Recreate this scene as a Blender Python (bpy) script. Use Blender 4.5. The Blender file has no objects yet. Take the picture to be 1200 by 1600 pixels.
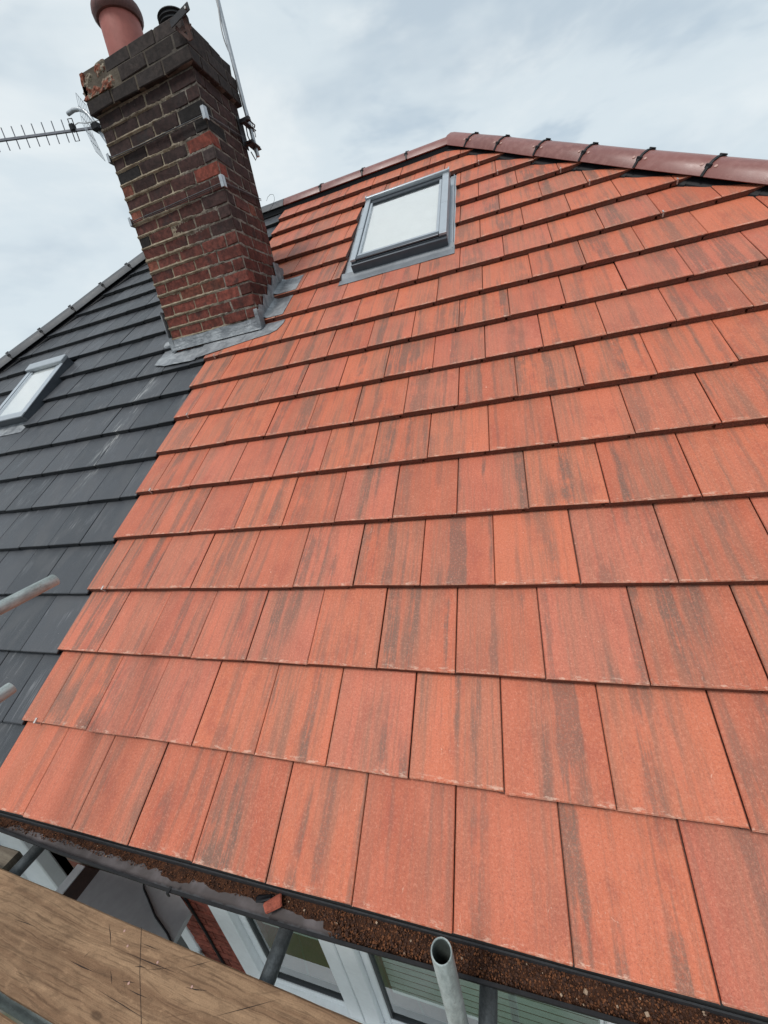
import bpy, bmesh, math, random
import numpy as np
from mathutils import Vector, Matrix, noise as mnoise
R = math.radians
rng = random.Random(11)
scene = bpy.context.scene
col = scene.collection

# ------------------------------------------------------------------ camera
cam_d = bpy.data.cameras.new('camera')
cam = bpy.data.objects.new('camera', cam_d)
col.objects.link(cam)
cam_d.sensor_width = 36.0
cam_d.lens = 608.0 / 1600.0 * 36.0
cam_d.clip_start = 0.02
cam_d.clip_end = 2000.0
CX, CY, CZ = (0.94567, 0.26985, -0.18165), (0.07192, 0.37066, 0.92598), (0.31750, -0.88860, 0.33104)
cm = Matrix(((CX[0], CY[0], CZ[0]), (CX[1], CY[1], CZ[1]), (CX[2], CY[2], CZ[2]))).to_quaternion().to_matrix().to_4x4()
cm.translation = Vector((2.3413, -0.5659, 1.4432))
cam.matrix_world = cm
scene.camera = cam

# ------------------------------------------------------------------ exposure, sky, sun
scene.view_settings.view_transform = 'Standard'
scene.view_settings.look = 'None'
scene.view_settings.gamma = 1.0
scene.view_settings.exposure = 0.18
scene.view_settings.use_curve_mapping = False
SUN_EL, SUN_AZ = R(63), R(200)          # azimuth measured clockwise from +Y
world = bpy.data.worlds.new('World')
scene.world = world
world.use_nodes = True


class NT:
    """small helper for writing node trees"""
    def __init__(s, tree):
        s.t = tree
        s.t.nodes.clear()

    def n(s, kind, ins=None, **props):
        nd = s.t.nodes.new(kind)
        for k, v in props.items():
            setattr(nd, k, v)
        for k, v in (ins or {}).items():
            s.set(nd, k, v)
        return nd

    def set(s, nd, k, v):
        sock = nd.inputs[k]
        if isinstance(v, bpy.types.NodeSocket):
            s.t.links.new(v, sock)
        else:
            if hasattr(sock, 'default_value') and isinstance(v, (tuple, list)) and len(v) == 3 and sock.type == 'RGBA':
                v = (*v, 1.0)
            sock.default_value = v

    def math(s, op, a, b=None, c=None, clamp=False):
        nd = s.n('ShaderNodeMath', operation=op, use_clamp=clamp)
        s.set(nd, 0, a)
        if b is not None:
            s.set(nd, 1, b)
        if c is not None:
            s.set(nd, 2, c)
        return nd.outputs[0]

    def vmath(s, op, a, b=None):
        nd = s.n('ShaderNodeVectorMath', operation=op)
        s.set(nd, 0, a)
        if b is not None:
            s.set(nd, 1, b)
        return nd.outputs[0]

    def mix(s, f, a, b, blend='MIX'):
        nd = s.n('ShaderNodeMix', data_type='RGBA', blend_type=blend)
        s.set(nd, 0, f)
        s.set(nd, 6, a)
        s.set(nd, 7, b)
        return nd.outputs[2]

    def noise(s, vec, scale, detail=3.0, rough=0.5, dist=0.0):
        nd = s.n('ShaderNodeTexNoise')
        s.set(nd, 'Vector', vec)
        s.set(nd, 'Scale', scale)
        s.set(nd, 'Detail', detail)
        s.set(nd, 'Roughness', rough)
        s.set(nd, 'Distortion', dist)
        return nd.outputs[0]

    def ramp(s, f, lo, hi):
        nd = s.n('ShaderNodeMapRange', interpolation_type='SMOOTHSTEP')
        s.set(nd, 0, f)
        s.set(nd, 1, lo)
        s.set(nd, 2, hi)
        return nd.outputs[0]

    def scale(s, vec, xyz):
        return s.vmath('MULTIPLY', vec, xyz)


w = NT(world.node_tree)
sky = w.n('ShaderNodeTexSky', sky_type='NISHITA', sun_disc=False)
sky.sun_elevation = SUN_EL
sky.sun_rotation = SUN_AZ
sky.altitude = 50
sky.air_density = 1.0
sky.dust_density = 2.0
sdir = w.n('ShaderNodeTexCoord').outputs['Generated']
cl1 = w.noise(w.vmath('ADD', w.scale(sdir, (1.0, 1.3, 2.6)), (13.7, 7.1, 23.0)), 1.7, 5.0, 0.52, 0.15)
cl2 = w.noise(w.vmath('ADD', w.scale(sdir, (1.5, 0.9, 3.4)), (21.9, 8.8, 23.4)), 2.1, 5.0, 0.55, 0.25)
c_grey, c_pale, c_white = (5.0, 5.9, 6.6), (6.7, 7.5, 7.9), (7.8, 8.35, 8.5)
cloud = w.mix(w.ramp(cl1, 0.38, 0.56), c_grey, c_pale)
cloud = w.mix(w.ramp(cl2, 0.48, 0.70), cloud, c_white)
cloud = w.mix(w.math('MULTIPLY', w.ramp(cl2, 0.46, 0.32), 0.75), cloud, (4.5, 5.5, 6.35))
skyc = w.mix(0.88, sky.outputs[0], cloud)
bg = w.n('ShaderNodeBackground', {'Color': skyc, 'Strength': 0.10})
w.n('ShaderNodeOutputWorld', {'Surface': bg.outputs[0]})

sun_d = bpy.data.lights.new('sun', 'SUN')
sun_d.energy = 1.9
sun_d.angle = R(15)
sun_d.color = (1.0, 0.97, 0.92)
sun = bpy.data.objects.new('sun', sun_d)
col.objects.link(sun)
sv = Vector((math.sin(SUN_AZ) * math.cos(SUN_EL), math.cos(SUN_AZ) * math.cos(SUN_EL), math.sin(SUN_EL)))
sun.rotation_euler = sv.to_track_quat('Z', 'Y').to_euler()
sun.location = (0, -8, 12)

# ------------------------------------------------------------------ mesh builder


class MB:
    def __init__(s):
        s.v, s.f = [], []

    def add(s, verts, faces):
        o = len(s.v)
        s.v += [tuple(v) for v in verts]
        s.f += [tuple(i + o for i in f) for f in faces]
        return s

    def box(s, lo, hi, M=None):
        x0, y0, z0 = lo
        x1, y1, z1 = hi
        vs = [(x0, y0, z0), (x1, y0, z0), (x1, y1, z0), (x0, y1, z0), (x0, y0, z1), (x1, y0, z1), (x1, y1, z1), (x0, y1, z1)]
        if M:
            vs = [M @ Vector(v) for v in vs]
        return s.add(vs, [(0, 3, 2, 1), (4, 5, 6, 7), (0, 1, 5, 4), (1, 2, 6, 5), (2, 3, 7, 6), (3, 0, 4, 7)])

    def cbox(s, lo, hi, c=0.004, jit=0.0, r=rng, M=None):
        """box with chamfered edges and slightly uneven corners"""
        vs, idx = [], {}
        for i in (0, 1):
            for j in (0, 1):
                for k in (0, 1):
                    p = [(lo, hi)[i][0], (lo, hi)[j][1], (lo, hi)[k][2]]
                    sg = [1 - 2 * i, 1 - 2 * j, 1 - 2 * k]
                    d = [r.uniform(-jit, jit) for _ in range(3)]
                    for a in range(3):           # vertex lying on the face normal to a
                        q = [p[b] + (0 if b == a else sg[b] * c * r.uniform(0.6, 1.5)) + d[b] for b in range(3)]
                        idx[(i, j, k, a)] = len(vs)
                        vs.append(q)
        fs = []
        cyc = ((0, 0), (1, 0), (1, 1), (0, 1))
        for a in range(3):
            b, c2 = (a + 1) % 3, (a + 2) % 3
            for side in (0, 1):
                f = []
                for (u, v) in cyc:
                    key = [0, 0, 0]
                    key[a], key[b], key[c2] = side, u, v
                    f.append(idx[(*key, a)])
                fs.append(tuple(f) if side else tuple(reversed(f)))
        for a in range(3):                        # edges parallel to axis a
            b, c2 = (a + 1) % 3, (a + 2) % 3
            for u in (0, 1):
                for v in (0, 1):
                    k0, k1 = [0, 0, 0], [0, 0, 0]
                    k0[b] = k1[b] = u
                    k0[c2] = k1[c2] = v
                    k1[a] = 1
                    f = [idx[(*k0, b)], idx[(*k1, b)], idx[(*k1, c2)], idx[(*k0, c2)]]
                    fs.append(tuple(reversed(f)) if u == v else tuple(f))
        for i in (0, 1):
            for j in (0, 1):
                for k in (0, 1):
                    f = (idx[(i, j, k, 0)], idx[(i, j, k, 1)], idx[(i, j, k, 2)])
                    fs.append(f if (i + j + k) % 2 else tuple(reversed(f)))
        if M:
            vs = [M @ Vector(v) for v in vs]
        return s.add(vs, fs)

    def tube(s, pts, r, n=10, cap=True, r_in=None):
        pts = [Vector(p) for p in pts]
        rings = []
        prev = None
        for i, p in enumerate(pts):
            t = (pts[min(i + 1, len(pts) - 1)] - pts[max(i - 1, 0)]).normalized()
            if prev is None:
                u = t.orthogonal().normalized()
            else:
                u = (prev - t * prev.dot(t)).normalized()
            prev = u
            v = t.cross(u)
            rr = r[i] if isinstance(r, (list, tuple)) else r
            rings.append([p + (u * math.cos(a) + v * math.sin(a)) * rr for a in [2 * math.pi * k / n for k in range(n)]])
        o = len(s.v)
        vs, fs = [x for ring in rings for x in ring], []
        for i in range(len(rings) - 1):
            for k in range(n):
                fs.append((i * n + k, i * n + (k + 1) % n, (i + 1) * n + (k + 1) % n, (i + 1) * n + k))
        if cap:
            fs.append(tuple(reversed(range(n))))
            fs.append(tuple((len(rings) - 1) * n + k for k in range(n)))
        return s.add(vs, fs)

    def pipe(s, a, b, r, ri, n=20):
        """open-ended pipe with a wall, from a to b"""
        a, b = Vector(a), Vector(b)
        t = (b - a).normalized()
        u = t.orthogonal().normalized()
        v = t.cross(u)
        vs, fs = [], []
        rings = [(a, r), (b - t * 0.002, r), (b, r - 0.0012), (b, ri + 0.0008), (b - t * 0.002, ri), (a, ri)]
        for p, rr in rings:
            vs += [p + (u * math.cos(x) + v * math.sin(x)) * rr for x in [2 * math.pi * k / n for k in range(n)]]
        m = len(rings)
        for i in range(m):
            for k in range(n):
                j = (i + 1) % m
                fs.append((i * n + k, i * n + (k + 1) % n, j * n + (k + 1) % n, j * n + k))
        return s.add(vs, fs)

    def lathe(s, prof, center=(0, 0, 0), n=28):
        vs, fs = [], []
        for r_, z in prof:
            vs += [(center[0] + r_ * math.cos(2 * math.pi * k / n), center[1] + r_ * math.sin(2 * math.pi * k / n), center[2] + z) for k in range(n)]
        for i in range(len(prof) - 1):
            for k in range(n):
                fs.append((i * n + k, i * n + (k + 1) % n, (i + 1) * n + (k + 1) % n, (i + 1) * n + k))
        return s.add(vs, fs)

    def sheet(s, nx, ny, fn, th=0.003):
        """thick sheet; fn(a, b) with a, b in 0..1 gives the top point, thickness goes along -normal z"""
        top = [Vector(fn(i / nx, j / ny)) for j in range(ny + 1) for i in range(nx + 1)]
        vs = top + [p - Vector((0, 0, th)) for p in top]
        N = len(top)
        fs = []
        W = nx + 1
        for j in range(ny):
            for i in range(nx):
                q = (j * W + i, j * W + i + 1, (j + 1) * W + i + 1, (j + 1) * W + i)
                fs.append(q)
                fs.append(tuple(N + x for x in reversed(q)))
        rim = [i for i in range(nx + 1)] + [j * W + nx for j in range(1, ny + 1)] + [ny * W + i for i in range(nx - 1, -1, -1)] + [j * W for j in range(ny - 1, 0, -1)]
        for k in range(len(rim)):
            a, b = rim[k], rim[(k + 1) % len(rim)]
            fs.append((b, a, N + a, N + b))
        return s.add(vs, fs)

    def prism(s, poly, z0, z1, M=None):
        n = len(poly)
        vs = [(x, y, z0) for x, y in poly] + [(x, y, z1) for x, y in poly]
        if M:
            vs = [M @ Vector(v) for v in vs]
        fs = [tuple(reversed(range(n))), tuple(range(n, 2 * n))] + [(i, (i + 1) % n, n + (i + 1) % n, n + i) for i in range(n)]
        return s.add(vs, fs)

    def mesh(s, name, mats, smooth=False):
        me = bpy.data.meshes.new(name)
        me.from_pydata(s.v, [], s.f)
        for m in (mats if isinstance(mats, (list, tuple)) else [mats]):
            me.materials.append(m)
        if smooth:
            me.polygons.foreach_set('use_smooth', [True] * len(me.polygons))
            me.set_sharp_from_angle(angle=R(38))
        me.update()
        return me


WM = {}                                           # world matrix of every object made


def put(name, data, parent=None, M=None, color=None, **props):
    o = bpy.data.objects.new(name, data)
    col.objects.link(o)
    M = M.copy() if M else Matrix.Identity(4)
    WM[o] = M
    if parent:
        o.parent = parent
        o.matrix_local = WM[parent].inverted() @ M
    else:
        o.matrix_local = M
    if color:
        o.color = (*color, 1.0)
    for k, v in props.items():
        o[k] = v
    return o


def thing(name, label, cat, loc=(0, 0, 0), group=None, data=None, M=None):
    o = put(name, data, None, M or Matrix.Translation(loc), label=label, category=cat)
    if group:
        o['group'] = group
    return o


def T(x, y, z):
    return Matrix.Translation((x, y, z))


# ------------------------------------------------------------------ materials


def mat(name):
    m = bpy.data.materials.new(name)
    m.use_nodes = True
    return m, NT(m.node_tree)


def finish(nt, base, rough=0.7, bump=None, bump_s=0.2, bump_d=0.002, metal=0.0, spec=0.5, extra=None):
    ins = {'Base Color': base, 'Roughness': rough, 'Metallic': metal, 'Specular IOR Level': spec}
    if extra:
        ins.update(extra)
    if bump is not None:
        b = nt.n('ShaderNodeBump', {'Height': bump, 'Strength': bump_s, 'Distance': bump_d})
        ins['Normal'] = b.outputs[0]
    p = nt.n('ShaderNodeBsdfPrincipled', ins)
    nt.n('ShaderNodeOutputMaterial', {'Surface': p.outputs[0]})


def local_vec(nt, k=(37.0, 91.0, 13.0)):
    """object coordinates shifted by the object's own random number"""
    oi = nt.n('ShaderNodeObjectInfo')
    tc = nt.n('ShaderNodeTexCoord').outputs['Object']
    off = nt.vmath('MULTIPLY', nt.n('ShaderNodeCombineXYZ', {0: oi.outputs['Random'], 1: oi.outputs['Random'], 2: oi.outputs['Random']}).outputs[0], k)
    return nt.vmath('ADD', tc, off), tc, oi


def white(nt, rnd, salt):
    nd = nt.n('ShaderNodeTexWhiteNoise', noise_dimensions='1D')
    nt.set(nd, 'W', nt.math('MULTIPLY_ADD', rnd, 913.7, salt))
    return nd.outputs[0]


def plain(name, c, rough=0.6, metal=0.0, var=0.12, scale=30.0, bump=0.0, spec=0.5):
    m, nt = mat(name)
    v, tc, oi = local_vec(nt)
    n1 = nt.noise(v, scale, 4.0, 0.6)
    n2 = nt.noise(v, scale * 6, 2.0, 0.6)
    f = nt.math('ADD', nt.math('MULTIPLY', n1, 0.6), nt.math('MULTIPLY', n2, 0.4))
    base = nt.mix(nt.ramp(f, 0.3, 0.7), tuple(x * (1 - var) for x in c), tuple(min(1, x * (1 + var)) for x in c))
    finish(nt, base, nt.math('MULTIPLY_ADD', n1, 0.2, rough - 0.1), n2 if bump else None, bump, 0.003, metal, spec)
    return m


def red_tile_mat():
    m, nt = mat('red concrete tile')
    v, tc, oi = local_vec(nt)
    rnd = oi.outputs['Random']
    r1, r2, r3 = white(nt, rnd, 1.3), white(nt, rnd, 5.1), white(nt, rnd, 9.7)
    base = nt.mix(r1, (0.44, 0.100, 0.046), (0.56, 0.143, 0.065))
    base = nt.mix(nt.math('MULTIPLY', nt.ramp(r2, 0.55, 1.0), 0.55), base, (0.46, 0.130, 0.090))
    gr = nt.noise(v, 190.0, 3.0, 0.7)
    gr2 = nt.noise(v, 420.0, 2.0, 0.6)
    # blotches of orange and brown
    bl = nt.noise(nt.scale(v, (1.0, 0.6, 1.0)), 9.0, 4.0, 0.6)
    base = nt.mix(nt.math('MULTIPLY', nt.ramp(bl, 0.46, 0.70), 0.55), base, (0.58, 0.150, 0.078))
    base = nt.mix(nt.math('MULTIPLY', nt.ramp(bl, 0.48, 0.30), 0.50), base, (0.34, 0.066, 0.036))
    # weathered grey-brown cast over the middle of many tiles
    wob = nt.noise(nt.scale(v, (3.0, 5.0, 1.0)), 2.0, 2.0)
    vw = nt.vmath('ADD', v, nt.n('ShaderNodeCombineXYZ', {0: nt.math('MULTIPLY_ADD', wob, 0.020, -0.010)}).outputs[0])
    s2 = nt.noise(nt.scale(v, (70.0, 2.2, 1.0)), 1.0, 4.0, 0.7)
    s3 = nt.noise(nt.scale(vw, (6.0, 0.7, 1.0)), 1.0, 2.0, 0.5)
    amt = nt.math('MULTIPLY_ADD', r3, 0.55, 0.45)
    cast = nt.math('MULTIPLY', nt.ramp(s3, 0.42, 0.58), nt.math('MULTIPLY_ADD', nt.ramp(s2, 0.36, 0.62), 0.55, 0.30))
    base = nt.mix(nt.math('MULTIPLY', nt.math('MULTIPLY', cast, amt), 0.78), base, (0.255, 0.128, 0.080))
    # rain-wash streaks of dark grey running down the slope
    s1 = nt.noise(nt.scale(vw, (15.0, 0.7, 1.0)), 1.0, 2.0, 0.5)
    brk = nt.noise(nt.scale(v, (7.0, 5.0, 1.0)), 1.5, 4.0, 0.65)
    fibre = nt.math('ADD', nt.math('MULTIPLY', s2, 0.55), nt.math('MULTIPLY', brk, 0.50))
    st = nt.math('MULTIPLY', nt.ramp(s1, 0.505, 0.60), nt.ramp(fibre, 0.40, 0.57))
    st = nt.math('MULTIPLY', st, nt.math('MULTIPLY_ADD', nt.ramp(gr, 0.36, 0.60), 0.55, 0.45))
    base = nt.mix(nt.math('MULTIPLY', st, nt.math('MULTIPLY_ADD', r3, 0.55, 0.42)), base, (0.086, 0.070, 0.055))
    s4 = nt.noise(nt.vmath('ADD', nt.scale(vw, (36.0, 1.1, 1.0)), (4.7, 2.2, 0)), 1.0, 2.0, 0.5)
    st4 = nt.math('MULTIPLY', nt.math('MULTIPLY', nt.ramp(s4, 0.54, 0.66), nt.ramp(fibre, 0.42, 0.62)), nt.math('MULTIPLY_ADD', nt.ramp(gr, 0.36, 0.60), 0.6, 0.4))
    base = nt.mix(nt.math('MULTIPLY', st4, nt.math('MULTIPLY_ADD', r1, 0.45, 0.10)), base, (0.130, 0.096, 0.070))
    fs = nt.math('MULTIPLY', nt.ramp(s2, 0.50, 0.66), 0.40)
    base = nt.mix(nt.math('MULTIPLY', fs, amt), base, (0.23, 0.098, 0.058))
    # sandy grain
    base = nt.mix(nt.math('MULTIPLY', nt.ramp(gr, 0.52, 0.72), 0.36), base, (0.70, 0.262, 0.170))
    base = nt.mix(nt.math('MULTIPLY', nt.ramp(gr, 0.46, 0.30), 0.50), base, (0.21, 0.045, 0.026))
    base = nt.mix(nt.math('MULTIPLY', nt.ramp(gr2, 0.55, 0.72), 0.22), base, (0.70, 0.28, 0.20))
    base = nt.mix(nt.math('MULTIPLY', nt.ramp(gr2, 0.44, 0.30), 0.40), base, (0.20, 0.05, 0.03))
    mt = nt.noise(v, 120.0, 4.0, 0.72)
    base = nt.mix(nt.math('MULTIPLY', nt.ramp(mt, 0.50, 0.68), 0.30), base, (0.70, 0.29, 0.185))
    base = nt.mix(nt.math('MULTIPLY', nt.ramp(mt, 0.44, 0.30), 0.30), base, (0.33, 0.075, 0.045))
    # pale lime bloom and scuffs, most along the lower edge
    sep = nt.n('ShaderNodeSeparateXYZ', {0: tc})
    bloom = nt.noise(nt.scale(v, (26.0, 75.0, 20.0)), 1.0, 5.0, 0.75)
    edge = nt.ramp(sep.outputs[1], 0.024, 0.002)
    base = nt.mix(nt.math('MULTIPLY', nt.math('MULTIPLY', edge, nt.ramp(bloom, 0.54, 0.62)), 0.60), base, (0.70, 0.47, 0.36))
    line = nt.math('MULTIPLY', nt.ramp(sep.outputs[1], 0.006, 0.001), nt.ramp(s2, 0.40, 0.55))  # edge highlight painted as a thin pale line along the nose
    base = nt.mix(nt.math('MULTIPLY', line, 0.40), base, (0.66, 0.33, 0.23))
    sc = nt.noise(nt.scale(v, (60.0, 32.0, 30.0)), 1.0, 3.0, 0.75, 1.2)
    base = nt.mix(nt.math('MULTIPLY', nt.ramp(sc, 0.68, 0.76), 0.60), base, (0.72, 0.45, 0.34))
    # shade painted as dark brown into the thickness of the lower edge
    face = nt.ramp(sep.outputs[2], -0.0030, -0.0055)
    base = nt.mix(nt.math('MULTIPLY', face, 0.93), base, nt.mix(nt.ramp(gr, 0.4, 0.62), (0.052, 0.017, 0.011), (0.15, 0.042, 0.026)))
    hb = nt.math('ADD', nt.math('MULTIPLY', gr, 0.7), nt.math('ADD', nt.math('MULTIPLY', s2, 0.4), nt.math('MULTIPLY', gr2, 0.5)))
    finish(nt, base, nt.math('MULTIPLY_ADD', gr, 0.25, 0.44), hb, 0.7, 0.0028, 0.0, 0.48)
    return m


def dark_tile_mat():
    m, nt = mat('slate grey concrete tile')
    v, tc, oi = local_vec(nt)
    rnd = oi.outputs['Random']
    r1, r2 = white(nt, rnd, 2.3), white(nt, rnd, 6.1)
    base = nt.mix(r1, (0.034, 0.037, 0.043), (0.058, 0.061, 0.069))
    bl = nt.noise(nt.scale(v, (1.0, 0.5, 1.0)), 8.0, 4.0, 0.6)
    base = nt.mix(nt.math('MULTIPLY', nt.ramp(bl, 0.45, 0.7), 0.5), base, (0.082, 0.083, 0.088))
    s = nt.noise(nt.scale(v, (70.0, 5.0, 1.0)), 1.0, 4.0, 0.65)
    b2 = nt.noise(nt.scale(v, (6.0, 5.0, 1.0)), 1.3, 2.0)
    sm = nt.math('MULTIPLY', nt.ramp(s, 0.5, 0.7), nt.ramp(b2, 0.46, 0.66))
    base = nt.mix(nt.math('MULTIPLY', sm, nt.math('MULTIPLY_ADD', r2, 0.55, 0.12)), base, (0.24, 0.24, 0.25))
    gr = nt.noise(v, 260.0, 3.0, 0.65)
    base = nt.mix(nt.math('MULTIPLY', nt.ramp(gr, 0.58, 0.75), 0.26), base, (0.13, 0.135, 0.145))
    sp = nt.noise(v, 85.0, 2.0, 0.7)
    base = nt.mix(nt.math('MULTIPLY', nt.ramp(sp, 0.735, 0.76), 0.7), base, (0.42, 0.41, 0.39))
    # a lime-wash trail that ran down from the chimney
    gp = nt.n('ShaderNodeNewGeometry').outputs['Position']
    gx = nt.n('ShaderNodeSeparateXYZ', {0: gp})
    px, py = gx.outputs[0], gx.outputs[1]
    wav = nt.noise(gp, 3.0, 2.0)
    cx = nt.math('ADD', nt.math('MULTIPLY_ADD', nt.math('SUBTRACT', py, 2.2), 0.13, -0.548), nt.math('MULTIPLY_ADD', wav, 0.10, -0.05))
    d = nt.math('ABSOLUTE', nt.math('SUBTRACT', px, cx))
    wid = nt.ramp(d, 0.085, 0.0)
    fade = nt.math('MULTIPLY', nt.ramp(py, 1.25, 1.75), nt.ramp(py, 2.50, 2.30))
    tr = nt.math('MULTIPLY', nt.math('MULTIPLY', wid, fade), nt.ramp(nt.noise(nt.scale(gp, (55.0, 7.0, 7.0)), 1.0, 4.0, 0.65), 0.47, 0.64))
    base = nt.mix(nt.math('MULTIPLY', tr, 0.55), base, (0.52, 0.52, 0.51))
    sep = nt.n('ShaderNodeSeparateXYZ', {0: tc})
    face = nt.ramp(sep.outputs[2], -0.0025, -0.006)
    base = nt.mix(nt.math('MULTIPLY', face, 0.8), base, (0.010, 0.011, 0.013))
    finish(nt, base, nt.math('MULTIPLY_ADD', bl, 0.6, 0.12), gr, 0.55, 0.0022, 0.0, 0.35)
    return m


def ridge_mat(name, c0, c1, cs, rough=0.24):
    m, nt = mat(name)
    v, tc, oi = local_vec(nt)
    r1 = white(nt, oi.outputs['Random'], 3.3)
    base = nt.mix(r1, c0, c1)
    n = nt.noise(v, 22.0, 4.0, 0.6)
    gr = nt.noise(v, 220.0, 3.0, 0.6)
    base = nt.mix(nt.math('MULTIPLY', nt.ramp(n, 0.42, 0.68), 0.55), base, cs)
    base = nt.mix(nt.math('MULTIPLY', nt.ramp(gr, 0.55, 0.75), 0.25), base, tuple(min(1, x * 1.7) for x in cs))
    finish(nt, base, nt.math('MULTIPLY_ADD', n, 0.3, rough), gr, 0.25, 0.0015, 0.0, 0.5)
    return m


def brick_mat(name='chimney brick'):
    m, nt = mat(name)
    v, tc, oi = local_vec(nt, (7.0, 5.0, 9.0))
    c = oi.outputs['Color']
    r1 = white(nt, oi.outputs['Random'], 4.3)
    n1 = nt.noise(v, 30.0, 5.0, 0.65)
    n2 = nt.noise(v, 160.0, 3.0, 0.65)
    base = nt.mix(nt.ramp(n1, 0.35, 0.68), nt.mix(1.0, c, (0.62, 0.58, 0.58), 'MULTIPLY'), nt.mix(1.0, c, (1.35, 1.28, 1.25), 'MULTIPLY'))
    base = nt.mix(nt.math('MULTIPLY', nt.ramp(n2, 0.55, 0.75), 0.35), base, nt.mix(1.0, c, (1.9, 2.1, 2.1), 'MULTIPLY'))
    soot = nt.noise(v, 9.0, 4.0, 0.6)
    base = nt.mix(nt.math('MULTIPLY', nt.ramp(soot, 0.50, 0.68), nt.math('MULTIPLY', r1, 0.8)), base, (0.022, 0.018, 0.018))
    dust = nt.noise(v, 55.0, 4.0, 0.7)
    base = nt.mix(nt.math('MULTIPLY', nt.ramp(dust, 0.64, 0.78), 0.30), base, (0.30, 0.25, 0.20))
    finish(nt, base, nt.math('MULTIPLY_ADD', n2, 0.25, 0.68), nt.math('ADD', n1, nt.math('MULTIPLY', n2, 0.6)), 0.6, 0.004, 0.0, 0.25)
    return m


def mortar_mat():
    m, nt = mat('lime mortar')
    gp = nt.n('ShaderNodeNewGeometry').outputs['Position']
    s = nt.n('ShaderNodeSeparateXYZ', {0: gp})
    n1 = nt.noise(gp, 14.0, 4.0, 0.6)
    n2 = nt.noise(gp, 120.0, 3.0, 0.65)
    big = nt.noise(gp, 2.7, 3.0, 0.6)
    base = nt.mix(nt.ramp(n1, 0.35, 0.7), (0.17, 0.13, 0.09), (0.33, 0.275, 0.20))
    # older dark joints towards the weathered corner
    old = nt.ramp(nt.math('ADD', s.outputs[0], nt.math('MULTIPLY_ADD', big, 0.7, -0.35)), -0.02, 0.34)
    base = nt.mix(nt.math('MULTIPLY', old, 0.80), base, nt.mix(nt.ramp(n1, 0.4, 0.6), (0.060, 0.05, 0.045), (0.20, 0.18, 0.165)))
    base = nt.mix(nt.math('MULTIPLY', nt.ramp(n2, 0.5, 0.72), 0.3), base, (0.44, 0.39, 0.31))
    soot = nt.ramp(nt.math('ADD', s.outputs[2], nt.math('MULTIPLY_ADD', big, 0.5, -0.25)), 3.40, 3.68)
    base = nt.mix(nt.math('MULTIPLY', soot, 0.72), base, (0.055, 0.046, 0.040))
    finish(nt, base, 0.9, nt.math('ADD', n1, n2), 0.7, 0.004, 0.0, 0.2)
    return m


def lead_mat():
    m, nt = mat('lead sheet')
    gp = nt.n('ShaderNodeNewGeometry').outputs['Position']
    n1 = nt.noise(gp, 9.0, 4.0, 0.6, 0.6)
    n2 = nt.noise(gp, 60.0, 4.0, 0.65)
    base = nt.mix(nt.ramp(n1, 0.35, 0.68), (0.165, 0.175, 0.19), (0.32, 0.335, 0.35))
    base = nt.mix(nt.math('MULTIPLY', nt.ramp(n2, 0.56, 0.74), 0.5), base, (0.42, 0.435, 0.44))
    finish(nt, base, nt.math('MULTIPLY_ADD', n2, 0.3, 0.36), nt.math('ADD', n1, nt.math('MULTIPLY', nt.noise(gp, 28.0, 3.0, 0.6, 0.8), 0.7)), 0.8, 0.012, 0.35, 0.5)
    return m


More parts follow.
